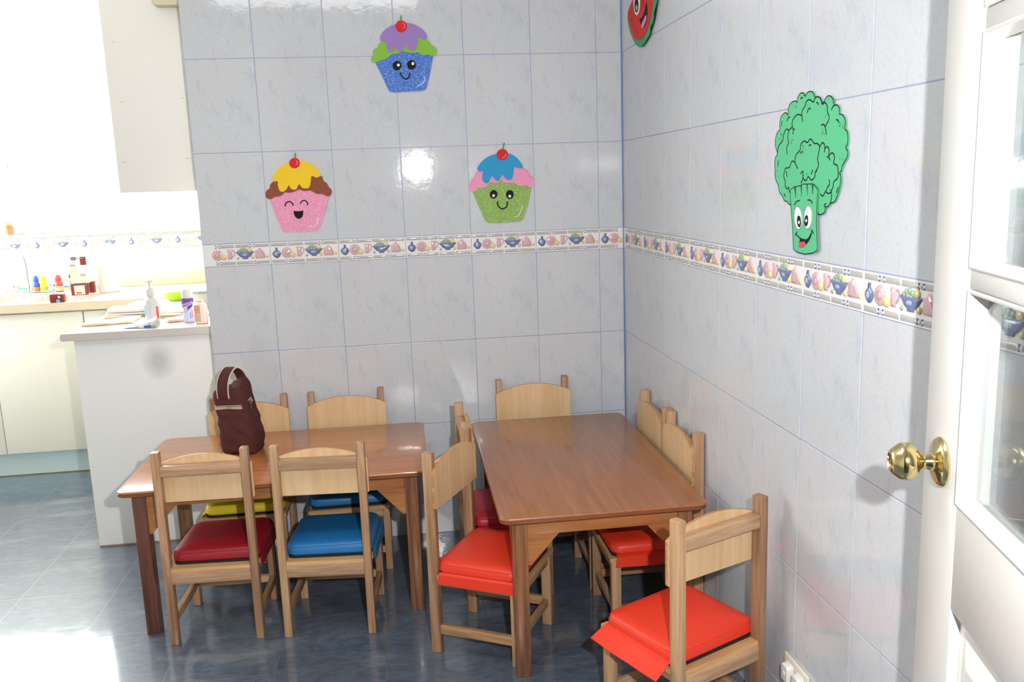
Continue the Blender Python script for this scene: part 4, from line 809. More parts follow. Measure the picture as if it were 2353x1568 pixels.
sticker('green', 'cupcake_sticker', 'smiling foam cupcake cutout with glittery green wrapper, pink frosting and blue icing', 'wall sticker', PB, 'foam cupcake cutouts on the tiled wall')
sticker('melon', 'watermelon_sticker', 'grinning foam watermelon slice cutout with curling green rind, high by the corner of the walls', 'wall sticker', PR, None)
sticker('broc', 'broccoli_sticker', 'tall smiling green foam broccoli cutout with black outlines on the right wall', 'wall sticker', PR, None)

# ------------------------------------------------------------------ children's tables
def table(name, label, cx, cy, lx, ly, topm, apx, apy, legm, rz=0.0):
    t = thing(name, label, 'table', (cx, cy, 0), rz, "low children's tables")
    Z = 0.490; T = 0.018; hx, hy = lx / 2, ly / 2; r = 0.028
    bm = bmesh.new()
    rs = []
    for i, z in ((.0035, Z - .0035), (.0012, Z - .0018), (0.0032, Z - 0.0004), (.006, Z)): rs.append([Vector((x, y, z)) for x, y in rrect(hx - i if z != Z - .0018 else hx - i, hy - i, r, 8)])
    rs = [[Vector((x, y, Z - .006)) for x, y in rrect(hx, hy, r, 8)], [Vector((x, y, Z - .003)) for x, y in rrect(hx, hy, r, 8)], [Vector((x, y, Z - .0009)) for x, y in rrect(hx - .001, hy - .001, r, 8)], [Vector((x, y, Z)) for x, y in rrect(hx - .003, hy - .003, r, 8)]]
    rings(bm, rs); link('tabletop', bm, topm, t, smooth=True)
    bm = bmesh.new()
    rs = [[Vector((x, y, Z - T)) for x, y in rrect(hx - .003, hy - .003, r, 8)], [Vector((x, y, Z - T + .003)) for x, y in rrect(hx - .0005, hy - .0005, r, 8)], [Vector((x, y, Z - .0095)) for x, y in rrect(hx - .0005, hy - .0005, r, 8)],
          [Vector((x, y, Z - .0088)) for x, y in rrect(hx - .002, hy - .002, r, 8)], [Vector((x, y, Z - .006)) for x, y in rrect(hx - .002, hy - .002, r, 8)]]
    rings(bm, rs); link('edge_band', bm, 'table_edge', t, smooth=True)
    L = .042; ins = .036; zt = Z - T; AH = .048
    for sx in (-1, 1):
        for sy in (-1, 1):
            x = sx * (hx - ins - L / 2); y = sy * (hy - ins - L / 2)
            boxo('leg', (x - L / 2, x + L / 2, y - L / 2, y + L / 2, 0, zt), legm[(sx, sy)], t, bev=.002)
    ax = hx - ins - L; ay = hy - ins - L
    for sy in (-1, 1):
        y = sy * (hy - ins - .012 * 1.0); boxo('apron', (-ax, ax, y - .009, y + .009, zt - AH, zt), apx, t, bev=.0015)
        for sx in (-1, 1):
            bm = bmesh.new(); g = .088; pts = [(sx * ax, zt - AH), (sx * (ax - g), zt - AH), (sx * (ax - .008), zt - AH - g), (sx * ax, zt - AH - g)]
            extrude_poly(bm, pts, lambda u, v, d: Vector((u, d, v)), y - .008, y + .008); link('corner_brace', bm, apx, t)
    for sx in (-1, 1):
        x = sx * (hx - ins - .012); boxo('apron', (x - .009, x + .009, -ay, ay, zt - AH, zt), apy, t, bev=.0015)
        for sy in (-1, 1):
            bm = bmesh.new(); g = .088; pts = [(sy * ay, zt - AH), (sy * (ay - g), zt - AH), (sy * (ay - .008), zt - AH - g), (sy * ay, zt - AH - g)]
            extrude_poly(bm, pts, lambda u, v, d: Vector((d, u, v)), x - .008, x + .008); link('corner_brace', bm, apy, t)
    return t
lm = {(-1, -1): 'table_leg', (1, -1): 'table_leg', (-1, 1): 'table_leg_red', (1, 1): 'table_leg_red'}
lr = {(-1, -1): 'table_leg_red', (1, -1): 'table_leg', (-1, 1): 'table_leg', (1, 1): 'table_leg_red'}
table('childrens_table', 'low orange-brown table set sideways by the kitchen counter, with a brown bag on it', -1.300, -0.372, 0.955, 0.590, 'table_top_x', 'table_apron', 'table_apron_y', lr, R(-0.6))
table('childrens_table', 'low orange-brown table set lengthwise in the corner, bare on top', -0.3555, -0.637, 0.583, 0.995, 'table_top_y', 'table_apron', 'table_apron_y', lm, R(-0.5))

# ------------------------------------------------------------------ chairs
CH = []
def make_chair(label, group, variant=0):
    t = thing('childrens_chair', label, 'chair', (0, 0, 0), 0, group)
    W = .1425; D = .145; SZ = .250
    mp = 'wood_post'; ml = 'wood_post_light'
    for s, m_ in ((-1, mp if variant % 2 == 0 else ml), (1, mp if variant < 2 else ml)):
        x0 = s * W; x1 = s * (W - .0235)
        bm = bmesh.new(); box(bm, min(x0, x1), max(x0, x1), -D, -D + .031, 0, .622, .0022); link('leg', bm, m_, t, smooth=True)
    for s in (-1, 1):
        x0 = s * W; x1 = s * (W - .0245)
        boxo('leg', (min(x0, x1), max(x0, x1), D - .030, D, 0, SZ - .012), ml if s < 0 else mp, t, bev=.002)
    # seat board with its corners cut round the posts
    bm = bmesh.new(); y0 = -D + .031; x = W + .002
    xi = W - .0235
    pts = [(-xi, -D + .003), (xi, -D + .003), (xi, y0), (x, y0), (x, D + .004), (-x, D + .004), (-x, y0), (-xi, y0)]
    extrude_poly(bm, pts, lambda u, v, d: Vector((u, v, d)), SZ - .012, SZ); bmesh.ops.bevel(bm, geom=[e for e in bm.edges if len(e.link_faces) == 2 and e.calc_face_angle(0) > 0.5], offset=.002, segments=2, affect='EDGES'); link('seat', bm, 'wood_seat', t, smooth=True)
    boxo('seat_rail', (-xi, xi, -D, -D + .018, SZ - .050, SZ - .0125), 'wood_rail', t, bev=.0015)
    boxo('seat_rail', (-xi, xi, D - .024, D - .006, SZ - .046, SZ - .0125), 'wood_rail', t, bev=.0015)
    for s in (-1, 1):
        a, b = sorted((s * (W - .003), s * (W - .019)))
        boxo('seat_rail', (a, b, -D + .031, D - .030, SZ - .032, SZ - .0125), 'wood_rail_y', t, bev=.0015)
        a, b = sorted((s * (W - .004), s * (W - .020)))
        boxo('stretcher', (a, b, -D + .031, D - .030, .062, .090), 'wood_rail_y', t, bev=.0015)
    boxo('stretcher', (-W + .0245, W - .0245, D - .024, D - .008, .064, .088), 'wood_rail', t, bev=.0015)
    boxo('back_rail', (-xi, xi, -D + .003, -D + .0305, .545, .578), 'wood_rail', t, bev=.002)
    # curved-top plywood panel on the front of the posts
    bm = bmesh.new(); hw = .147; yb = -D + .031; pts = []
    zb, ze, zc = .456, .570, .604
    pts += [(-hw + .004, zb), (hw - .004, zb), (hw, zb + .004), (hw, ze - .004), (hw - .003, ze)]
    for i in range(1, 20): u = (hw - .003) * (1 - 2 * i / 20); pts.append((u, ze + (zc - ze) * (1 - (u / hw) ** 2)))
    pts += [(-hw + .003, ze), (-hw, ze - .004), (-hw, zb + .004)]
    extrude_poly(bm, pts, lambda u, v, d: Vector((u, d, v)), yb, yb + .009)
    for f in bm.faces:
        if abs(f.normal.y) < .5: f.material_index = 0
    bmesh.ops.recalc_face_normals(bm, faces=bm.faces[:])
    for f in bm.faces: f.material_index = 1 if abs(f.normal.y) < .5 else 0
    link('backrest', bm, ['wood_ply', 'wood_ply_edge'], t, recalc=False)
    return t
def place(rear, facing_deg, label, group, variant=0):
    """rear: middle of the chair's back edge on the floor; facing_deg: direction the sitter looks"""
    a = R(facing_deg); f = Vector((math.cos(a), math.sin(a)))
    c = Vector(rear) + f * .145; rz = a - math.pi / 2
    t = make_chair(label, group, variant)
    t.location = (c.x, c.y, 0); t.rotation_euler = (0, 0, rz)
    return (c, rz)
G1 = 'wooden chairs around the sideways table'; G2 = 'wooden chairs around the corner table'
chairs = {}
protos = {}
def put(key, rear, facing, label, group, variant=0):
    a = R(facing); f = Vector((math.cos(a), math.sin(a))); c = Vector(rear) + f * .145; rz = a - math.pi / 2
    if variant in protos: dup(protos[variant], (c.x, c.y, 0), rz, label, group)
    else:
        t = make_chair(label, group, variant); t.location = (c.x, c.y, 0); t.rotation_euler = (0, 0, rz); protos[variant] = t
    chairs[key] = (c, rz)
put('crimson', (-1.5085, -0.718), 87.6, 'wooden chair seen from behind, with the dark red cushion, at the sideways table', G1, 0)
put('blue_near', (-1.160, -0.748), 84.5, 'wooden chair seen from behind, with the near blue cushion, at the sideways table', G1, 1)
put('yellow', (-1.470, -0.014), -90.5, 'wooden chair with the yellow cushion against the wall, behind the brown bag', G1, 2)
put('blue_far', (-1.108, -0.014), -89.5, 'wooden chair with the far blue cushion against the tiled wall', G1, 2)
put('corner_back', (-0.386, -0.012), -90, 'wooden chair against the back wall, seen over the far end of the corner table', G2, 2)
put('orange_left', (-0.779, -0.783), -29.3, 'wooden chair with an orange cushion, turned askew at the left side of the corner table', G2, 0)
put('red_left', (-0.713, -0.475), 0.5, 'wooden chair with a deep red cushion, mostly hidden between the two tables', G2, 3)
put('right_far', (-0.004, -0.470), 180, 'wooden chair squeezed between table and right wall, the farther from the viewer', G2, 3)
put('right_near', (-0.004, -0.774), 180, 'wooden chair squeezed between table and right wall, with an orange cushion under the table', G2, 3)
put('orange_front', (-0.167, -1.503), 113.5, 'wooden chair seen from behind in the right foreground, with a bright orange cushion', G2, 1)

# ------------------------------------------------------------------ cushions
def cushion(key, m_, label, flap, hx=.138, hy=.128, th=.047, off=(0, 0), flap_deg=85, flap_len=.034, name='seat_cushion', rzo=0.0):
    c, rz = chairs[key]
    t = thing(name, label, 'cushion', (c.x, c.y, .2505), rz + rzo, 'vinyl chair cushions')
    ox, oy = off[0], off[1] + .012
    bm = bmesh.new(); rs = []
    prof = [(.012, .004), (.002, .006), (-.002, .012), (-.0015, .026), (.001, .0325), (.0022, .0345), (.001, .0365), (.004, .041), (.010, .0450), (.026, .0480), (.05, .0495), (.085, .0505)]
    for k, (i, z) in enumerate(prof):
        ring = []
        pr = rrect(hx - i, hy - i, max(.032 - i * .4, .008), 6, ox, oy)
        for q, (x, y) in enumerate(pr):
            w_ = math.sin(x * 47 + y * 31) * .0012 + math.sin(y * 73 - x * 19) * .0008
            ring.append(Vector((x + w_ * .5, y + w_ * .4, .003 + z * th / .0505 * 1.0 + (w_ if z > .02 else 0))))
        rs.append(ring)
    rings(bm, rs, True, False)
    top = [v for v in bm.verts][-len(rs[-1]):]
    cv = bm.verts.new((ox, oy, .003 + th * 1.01))
    for i in range(len(top)): bm.faces.new((top[i], top[(i + 1) % len(top)], cv))
    link('pad', bm, m_, t, smooth=True)
    bm = bmesh.new(); rs = [[Vector((x, y, z)) for x, y in rrect(hx - .004, hy - .001, .02, 5, ox, oy)] for z in (0, .007)]
    rings(bm, rs); link('base_fabric', bm, 'black_fabric', t)
    if flap:
        bm = bmesh.new(); s = flap; a = R(flap_deg); n = 10; rows = []
        for k in range(8):
            q = k / 7; L = flap_len * q
            bend = min(q * 2.5, 1) * a
            x = s * (hx + .001 + L * math.cos(bend)) if flap_deg < 80 else (s * (.1478 + .003 * q) - ox if k else s * hx); z = .012 - L * math.sin(bend if flap_deg < 80 else R(86))
            if flap_deg < 80: z = .014 - L * .45
            row = []
            for j in range(n + 1):
                y = oy + (j / n - .5) * 2 * (hy - .012 + .006 * q)
                row.append(Vector((x + ox + s * math.sin(j * 1.1) * .0012 * q, y, z + math.sin(j * .8 + 1) * .001 * q)))
            rows.append(row)
        th_ = .0022
        vs1 = [[bm.verts.new(p + Vector((s * th_, 0, 0)) if flap_deg >= 80 else p + Vector((0, 0, th_))) for p in r] for r in rows]; vs2 = [[bm.verts.new(p) for p in r] for r in rows]
        for A in (vs1, vs2):
            for i in range(7):
                for j in range(n): bm.faces.new((A[i][j], A[i + 1][j], A[i + 1][j + 1], A[i][j + 1]))
        for i in range(7):
            for j in (0, n): bm.faces.new((vs1[i][j], vs1[i + 1][j], vs2[i + 1][j], vs2[i][j]))
        for j in range(n):
            for i in (0, 7): bm.faces.new((vs1[i][j], vs1[i][j + 1], vs2[i][j + 1], vs2[i][j]))
        link('flap', bm, m_, t, smooth=True)
    return t
cushion('crimson', 'vinyl_crimson', 'dark red vinyl cushion on the leftmost near chair', 1, hx=.134, off=(.014, 0), rzo=R(-1.5))
cushion('blue_near', 'vinyl_blue', 'blue vinyl cushion on the near chair beside the dark red one', 1, hx=.134, off=(.010, 0))
cushion('yellow', 'vinyl_yellow', 'yellow vinyl cushion on the far chair behind the bag', 1)
cushion('blue_far', 'vinyl_blue', 'blue vinyl cushion on the far chair against the wall, partly under the table', 1)
cushion('orange_left', 'vinyl_orange', 'orange vinyl cushion on the askew chair behind the corner table\'s front leg', 1, hx=.140, off=(0.002, 0))
cushion('red_left', 'vinyl_darkred', 'deep red vinyl cushion hidden between the two tables', 1)
cushion('right_near', 'vinyl_orange', 'orange vinyl cushion under the right side of the corner table', -1, flap_len=.040)
cushion('orange_front', 'vinyl_orange', 'bright orange vinyl cushion on the right foreground chair, its flap sticking out', -1, hx=.140, flap_deg=35, flap_len=.062, off=(-.002, -.004), rzo=R(2))

# ------------------------------------------------------------------ brown bag
t = thing('insulated_bag', 'brown padded lunch bag with a zipper and a loop handle, standing on the sideways table', 'bag', (-1.455, -0.298, .4905), R(-16))
def bag_ring(f, n=56):
    """cross-section at height fraction f"""
    tab = [(0, .058, .046, 0, 0), (.04, .064, .053, 0, 0), (.25, .066, .056, .001, 0), (.5, .062, .052, -.006, .002), (.72, .058, .045, -.016, .004), (.80, .0575, .044, -.020, .004), (.94, .055, .040, -.028, .004), (1.0, .050, .034, -.031, .004)]
    for a, b in zip(tab, tab[1:]):
        if a[0] <= f <= b[0]: k = (f - a[0]) / (b[0] - a[0]); break
    hx, hy, cx, cy = (a[i] + (b[i] - a[i]) * k for i in range(1, 5))
    rr = .018 + .006 * (1 - f); out = []
    pts = rrect(hx, hy, rr, 5)
    # resample with side points
    dense = []
    m_ = len(pts)
    for i in range(m_):
        p, q = pts[i], pts[(i + 1) % m_]; L = math.hypot(q[0] - p[0], q[1] - p[1]); c = 8 if L > .02 else 1
        for j in range(c): dense.append((p[0] + (q[0] - p[0]) * j / c, p[1] + (q[1] - p[1]) * j / c))
    zt = .226
    for i, (x, y) in enumerate(dense):
        sag = (math.sin(x * 95 + f * 13) * math.cos(y * 70 + f * 9) * .0030 + math.sin(f * 34 + x * 40) * .0014) * (1 if 0.05 < f < .97 else .3)
        L = math.hypot(x, y); s = 1 + sag / L
        lift = (.046 * max(0, (x / hx)) * max(0, (y / hy + 1) / 2) - .010 * max(0, -x / hx)) * max(0, (f - .55) / .45)
        out.append(Vector((x * s + cx, y * s + cy, f * zt + lift)))
    return out
bm = bmesh.new(); rs = [bag_ring(i / 26) for i in range(27)]
top = rs[-1]; cen = sum(top, Vector()) / len(top)
for s, dz in ((.85, .004), (.6, .001), (.3, .006)): rs.append([cen + (p - cen) * s + Vector((0, 0, dz)) for p in top])
rings(bm, rs); link('body', bm, 'bag_fabric', t, smooth=True)
def bag_band(name, f0, f1, m_, out, i0, i1, th=.0012):
    bm = bmesh.new(); a = bag_ring(f0); b = bag_ring(f1); n = len(a); ca = sum(a, Vector()) / n
    idx = [i % n for i in range(i0, i1)]; rows = []
    for ring in (a, b):
        row = []
        for i in idx:
            d = ring[i] - sum(ring, Vector()) / n; d.z = 0; d.normalize(); row.append(ring[i] + d * out)
        rows.append(row)
    A, B = [[bm.verts.new(p) for p in r] for r in rows]
    A2, B2 = [[bm.verts.new(p - Vector(((p.x - ca.x), (p.y - ca.y), 0)).normalized() * th) for p in r] for r in rows]
    for i in range(len(idx) - 1):
        bm.faces.new((A[i], A[i + 1], B[i + 1], B[i])); bm.faces.new((A2[i], B2[i], B2[i + 1], A2[i + 1])); bm.faces.new((A[i], A2[i], A2[i + 1], A[i + 1])); bm.faces.new((B[i], B[i + 1], B2[i + 1], B2[i]))
    return link(name, bm, m_, t)
N_ = len(bag_ring(0))
# ring starts at +x,+y corner and runs counter-clockwise; the front (-y) side is about 0.5..0.75 of it
fi0, fi1 = int(N_ * .52), int(N_ * .80)
bag_band('zipper_tape', .722, .752, 'zip_tape', .0022, fi0, fi1)
for f_ in (.712, .762): bag_band('stitching', f_, f_ + .006, 'bag_thread', .0026, fi0, fi1)
bag_band('zipper_tape', .735, .765, 'zip_tape', .0022, int(N_ * .90), int(N_ * .97)); bag_band('stitching', .776, .782, 'bag_thread', .0026, int(N_ * .88), int(N_ * .97))
bag_band('seam', .60, .606, 'bag_fabric', .0022, fi0, fi1 + 6)
r_ = bag_ring(.74)[int(N_ * .90)]
bm = bmesh.new(); box(bm, r_.x + .001, r_.x + .006, r_.y - .003, r_.y + .004, r_.z - .004, r_.z + .010, .001); box(bm, r_.x + .002, r_.x + .005, r_.y - .002, r_.y + .003, r_.z - .022, r_.z - .004, .001)
link('zip_pull', bm, 'zip_metal', t)
def strap(name, path, w0, w1, m_, lift=0.0, th=.003):
    bm = bmesh.new(); rows = []
    P_ = crom(path, False, 6)
    for i, p in enumerate(P_):
        p = Vector(p); a = Vector(P_[max(i - 1, 0)]); b = Vector(P_[min(i + 1, len(P_) - 1)]); d = (b - a).normalized()
        s = Vector((1, 0, 0)); nrm = s.cross(d).normalized()
        if i < 4 and nrm.y > 0: nrm = -nrm
        rows.append((p, s, nrm))
    A = [[bm.verts.new(p + s * w_ + n_ * h) for w_, h in ((w0, lift), (w1, lift), (w1, lift + th), (w0, lift + th))] for p, s, n_ in rows]
    for a, b in zip(A, A[1:]):
        for k in range(4): bm.faces.new((a[k], a[(k + 1) % 4], b[(k + 1) % 4], b[k]))
    bm.faces.new(A[0]); bm.faces.new(A[-1])
    return link(name, bm, m_, t)
hp = [(-.036, -.0375, .196), (-.036, -.040, .222), (-.034, -.034, .255), (-.028, -.018, .282), (-.020, .004, .295), (-.010, .022, .284), (-.002, .030, .264), (.004, .032, .244)]
strap('handle', hp, -.020, .020, 'bag_fabric'); strap('handle_stitching', hp, -.0212, -.0190, 'bag_thread', -.001, .0052); strap('handle_stitching', hp, .0190, .0212, 'bag_thread', -.001, .0052)
# ------------------------------------------------------------------ kitchen cabinets and worktops
t = thing('base_cabinet', 'white end cabinet beside the tiled wall, with a soft dark spot on its side', 'cabinet', (0, 0, 0))
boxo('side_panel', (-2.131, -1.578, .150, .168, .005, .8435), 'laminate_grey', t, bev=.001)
boxo('body', (-2.120, -1.578, .169, 1.13, .10, .8435), 'cabinet_cream', t, bev=.001)
boxo('plinth', (-2.07, -1.60, .169, 1.13, .0, .0995), 'toe_teal', t, bev=0)
boxo('edge_strip', (-2.131, -1.590, .149, .166, 0, .005), 'board_edge', t, bev=0)
for a, b in ((.172, .645), (.650, 1.125)): boxo('door', (-2.138, -2.1205, a, b, .11, .835), 'cabinet_cream', t, bev=.002)
# post-formed worktop with coved upstand along the wall
t = thing('worktop', 'grey-edged kitchen worktop on the end cabinet, holding bottles and cloths', 'worktop', (0, 0, 0))
bm = bmesh.new(); z = .8730
prof = [(-2.168, .848), (-2.164, .8445), (-1.5765, .8445), (-1.5765, .913), (-1.580, .917), (-1.592, .917), (-1.596, .913), (-1.598, .893), (-1.602, .882), (-1.610, .875), (-1.622, z), (-2.160, z), (-2.166, .870), (-2.169, .864)]
extrude_poly(bm, prof, lambda u, v, d: Vector((u, d, v)), .122, 1.125); link('top', bm, 'worktop', t)
bm = bmesh.new(); box(bm, 0, 1, 0, 1, 0, 1)
bm.free()
t2 = thing('base_cabinet', 'cream cabinet run with flat doors and a pale teal plinth under the sink', 'cabinet', (0, 0, 0))
boxo('body', (-3.78, -2.135, 1.168, KY - .012, .125, .700), 'cabinet_cream', t2, bev=0)
boxo('front_rail', (-3.78, -2.135, 1.168, 1.182, .7005, .838), 'cabinet_cream', t2, bev=0)
boxo('plinth', (-3.78, -2.135, 1.205, 1.225, .004, .124), 'toe_teal', t2, bev=0); boxo('edge_strip', (-3.78, -2.135, 1.202, 1.222, 0, .004), 'board_edge', t2, bev=0)
for a, b in ((-3.76, -3.322), (-3.318, -2.870), (-2.8665, -2.432), (-2.426, -2.142)): boxo('door', (a, b, 1.149, 1.167, .130, .830), 'cabinet_cream', t2, bev=.002)
t3 = thing('worktop', 'beige kitchen worktop under the window with a raised back edge', 'worktop', (0, 0, 0))
SX0, SX1, SXm0, SXm1, SY0, SY1 = -3.16, -2.40, -2.79, -2.74, 1.185, 1.50
bm = bmesh.new(); zt = .880; zb = .839
for d in ((-3.795, SX0, 1.128, KY - .012), (SX1, -1.578, 1.128, KY - .012), (SX0, SX1, 1.128, SY0), (SX0, SX1, SY1, KY - .012), (SXm0, SXm1, SY0, SY1)): box(bm, *d, zb, zt, 0)
link('top', bm, 'worktop_beige', t3)
boxo('upstand', (-3.795, -1.578, KY - .032, KY - .003, zt + .0005, .945), 'worktop_beige', t3, bev=.004)
t4 = thing('kitchen_sink', 'double steel sink set in the beige worktop under the window', 'sink', (0, 0, 0))
for a, b in ((SX0, SXm0), (SXm1, SX1)):
    bm = bmesh.new(); cx, cy, hx, hy = (a + b) / 2, (SY0 + SY1) / 2, (b - a) / 2, (SY1 - SY0) / 2
    rs = [[Vector((x, y, z)) for x, y in rrect(hx - i, hy - i, .05 - min(i, .03), 6, cx, cy)] for i, z in ((-.006, zt + .001), (0, zt + .002), (.004, zt - .002), (.008, zt - .13), (.03, zt - .15))]
    rings(bm, rs, False, True); link('basin', bm, 'steel', t4, smooth=True)
t5 = thing('faucet', 'chrome gooseneck faucet with two round taps behind the sink', 'faucet', (-2.80, 1.55, zt))
boxo('base_plate', (-.105, .105, -.028, .028, .0, .020), 'chrome', t5, bev=.004)
bm = bmesh.new(); pts = [(-.015, 0, .02), (-.018, 0, .10), (-.020, 0, .175), (-.034, -.012, .225), (-.062, -.03, .246), (-.10, -.05, .250), (-.135, -.07, .236), (-.15, -.08, .205)]
tube(bm, crom(pts, False, 5), .0075, 12); lathe(bm, [(.014, .019), (.013, .035), (.010, .05)], 16, mtx=Matrix.Translation((-.015, 0, 0))); link('spout', bm, 'chrome', t5, smooth=True)
for x in (-.088, .098):
    bm = bmesh.new(); lathe(bm, [(.012, .02), (.012, .028), (.020, .032), (.023, .045), (.021, .058), (.012, .064), (0, .065)], 12, mtx=Matrix.Translation((x, 0, 0)), cap1=False); link('tap', bm, 'chrome', t5, smooth=True)
# wall cabinet above the end cabinet
t6 = thing('wall_cabinet', 'tall pale beige wall cabinet hanging above the end counter', 'cabinet', (0, 0, 0))
boxo('body', (-1.882, -1.577, .165, 1.20, 1.392, 2.30), 'cabinet_cream', t6, bev=.001)
boxo('side_panel', (-1.899, -1.577, .149, .1645, 1.392, 2.30), 'laminate_beige', t6, bev=.001)
for a, b in ((.168, .68), (.685, 1.195)): boxo('door', (-1.900, -1.8825, a, b, 1.395, 2.297), 'cabinet_cream', t6, bev=.002)
bm = bmesh.new()
for x, z, w_ in ((-1.862, 1.935, .008), (-1.856, 1.722, .010), (-1.640, 1.733, .008), (-1.640, 1.512, .020), (-1.872, 1.505, .018)): box(bm, x - w_ / 2, x + w_ / 2, .1485, .1490, z - .002, z + .002)
link('tape_scrap', bm, 'tape', t6)
t7 = thing('junction_box', 'small beige box fixed near the ceiling beside the wall cabinet', 'fixture', (-1.652, .120, 2.085))
bm = bmesh.new(); rs = [[Vector((x, y, z)) for x, y in rrect(hx, .027, .004)] for hx, z in ((.040, -.034), (.047, -.022), (.047, .05))]; rings(bm, rs); link('case', bm, 'beige_box', t7)
boxo('gap_shade', (.047, .060, -.010, .026, -.025, .05), 'dark_gap', t7, bev=0)  # dark strip standing in for the shaded gap between box and wall end

# ------------------------------------------------------------------ things on the back worktop
def lathe_obj(name, prof, m_, parent, n=24, loc=(0, 0, 0)):
    bm = bmesh.new(); lathe(bm, prof, n, mtx=Matrix.Translation(loc), cap0=True, cap1=prof[-1][0] > 0); return link(name, bm, m_, parent, smooth=True)
Z0 = .8805
def bottle(x, y, label, body_m, cap_m, low_m, h=.09, r=.019, tilt=0):
    t = thing('squeeze_bottle', label, 'bottle', (x, y, Z0), 0, 'little bottles behind the sink')
    lathe_obj('body', [(r * .9, 0), (r, .003), (r, h * .42), (r * .96, h * .5), (r * .7, h * .66), (r * .62, h * .68)], body_m, t)
    lathe_obj('cap', [(r * .72, h * .68), (r * .78, h * .72), (r * .74, h * .86), (r * .6, h * .90), (r * .55, h), (0, h * 1.02)], cap_m, t)
    lathe_obj('label_band', [(r * 1.015, h * .08), (r * 1.02, h * .09), (r * 1.02, h * .34), (r * 1.01, h * .35)], low_m, t)
    return t
bottle(-2.822, 1.655, 'small bottle with dark blue cap and orange base behind the faucet', 'p_blue', 'p_blue', 'p_orange')
bottle(-2.782, 1.65, 'small yellow bottle with a yellow cap behind the faucet', 'p_yellow', 'p_yellow', 'p_green')
bottle(-2.706, 1.65, 'small coral red bottle with a red cap right of the faucet', 'p_red', 'p_red', 'p_peach', r=.022)
t = thing('dispenser_bottle', 'black bottle with a round ball top leaning by the tall carton', 'bottle', (-2.622, 1.62, Z0))
lathe_obj('body', [(.012, 0), (.014, .004), (.013, .05), (.010, .070), (.007, .078)], 'p_black', t); lathe_obj('ball', [(0, .072), (.009, .075), (.013, .084), (.010, .094), (0, .098)], 'p_black', t, loc=(-.006, 0, 0))
t = thing('food_carton', 'tall white and maroon carton with peach panels beside the white water urn', 'carton', (-2.525, 1.46, Z0), R(8))
boxo('box', (-.043, .043, -.026, .026, .060, .200), 'p_white', t, bev=.001)
boxo('panel', (-.040, -.012, -.0275, -.0262, .085, .150), 'p_peach', t, bev=0); boxo('panel', (-.038, -.014, -.0280, -.0264, .150, .160), 'p_grey', t, bev=0)
boxo('panel', (.012, .040, -.0275, -.0262, .155, .197), 'p_maroon', t, bev=0); boxo('panel', (-.030, -.006, -.0275, -.0262, .182, .197), 'p_maroon', t, bev=0)
boxo('panel', (.006, .034, -.0275, -.0262, .072, .098), 'p_peach', t, bev=0); boxo('panel', (.006, .030, -.0280, -.0264, .098, .108), 'p_grey', t, bev=0)
boxo('panel', (-.034, .030, -.0276, -.0262, .188, .1915), 'p_grey', t, bev=0)
t = thing('food_carton', 'low maroon carton with a white front label under the tall carton', 'carton', (-2.530, 1.455, Z0), R(8))
boxo('box', (-.040, .036, -.030, .024, 0, .058), 'p_maroon', t, bev=.001); boxo('label', (-.024, .026, -.0315, -.0302, .004, .050), 'p_white', t, bev=0)
bm = bmesh.new(); lathe(bm, [(.009, 0), (.009, .0008), (0, .0009)], 16, mtx=Matrix.Translation((0, -.0315, .026)) @ Matrix.Rotation(R(90), 4, 'X') @ Matrix.Scale(.6, 4, (0, 1, 0)), cap1=False); link('print', bm, 'p_yellow', t)
boxo('print', (-.016, .010, -.0324, -.0316, .008, .016), 'p_red', t, bev=0)
t = thing('food_carton', 'small dark red box behind the cartons, beside the towel holder', 'carton', (-2.492, 1.52, Z0))
boxo('box', (-.012, .012, -.02, .02, 0, .062), 'p_maroon', t, bev=.004)
t = thing('towel_holder', 'slim white upright towel rod on a round foot', 'holder', (-2.512, 1.60, Z0))
bm = bmesh.new(); tube(bm, crom([(0, 0, .01), (.002, 0, .12), (.004, 0, .20), (-.010, 0, .226), (-.04, 0, .232), (-.06, 0, .22), (-.068, 0, .19)], False, 4), .003, 8); link('rod', bm, 'chrome', t)
lathe_obj('foot', [(.012, 0), (.013, .012), (.006, .030), (0, .032)], 'p_cream', t)
t = thing('water_urn', 'tall white cylindrical water urn with a side tap', 'urn', (-2.408, 1.53, Z0))
lathe_obj('body', [(.052, 0), (.056, .004), (.056, .235), (.052, .243), (.048, .247), (.02, .256), (0, .257)], 'p_white', t, 32)
bm = bmesh.new(); tube(bm, [(.052, -.01, .042), (.075, -.014, .042), (.082, -.015, .042)], .007, 10); link('tap', bm, 'p_white', t)
t = thing('drink_carton', 'small open reddish brown carton with a pale blue dot, standing by the sink front', 'carton', (-2.535, 1.150, Z0), R(5))
boxo('box', (-.032, .032, -.018, .018, 0, .040), 'p_maroon', t, bev=.001); boxo('lid', (-.036, .034, -.004, .040, .041, .044), 'p_white', t, bev=.001, mtx=Matrix.Rotation(R(4), 4, 'Y'))
for x_, z_, r_, m_ in ((.010, .0265, .006, 'p_white'), (.004, .007, .009, 'p_skyblue')):
    bm = bmesh.new(); lathe(bm, [(r_, 0), (r_, .0008), (0, .0009)], 16, mtx=Matrix.Translation((x_, -.018, z_)) @ Matrix.Rotation(R(90), 4, 'X'), cap1=False); link('print', bm, m_, t)
t = thing('bowl', 'upturned white bowl at the left end of the counter by the faucet', 'bowl', (-2.972, 1.47, Z0))
lathe_obj('shell', [(.050, 0), (.052, .006), (.046, .034), (.030, .062), (.014, .073), (0, .075)], 'p_white', t)
bm = bmesh.new(); tube(bm, [(-2.95, 1.67, Z0 + .024), (-2.86, 1.675, Z0 + .024), (-2.66, 1.68, Z0 + .024)], .005, 8)
tag(link('brush_handle', bm, 'p_skyblue', smooth=True), 'thin light blue brush handle lying behind the little bottles', 'brush')
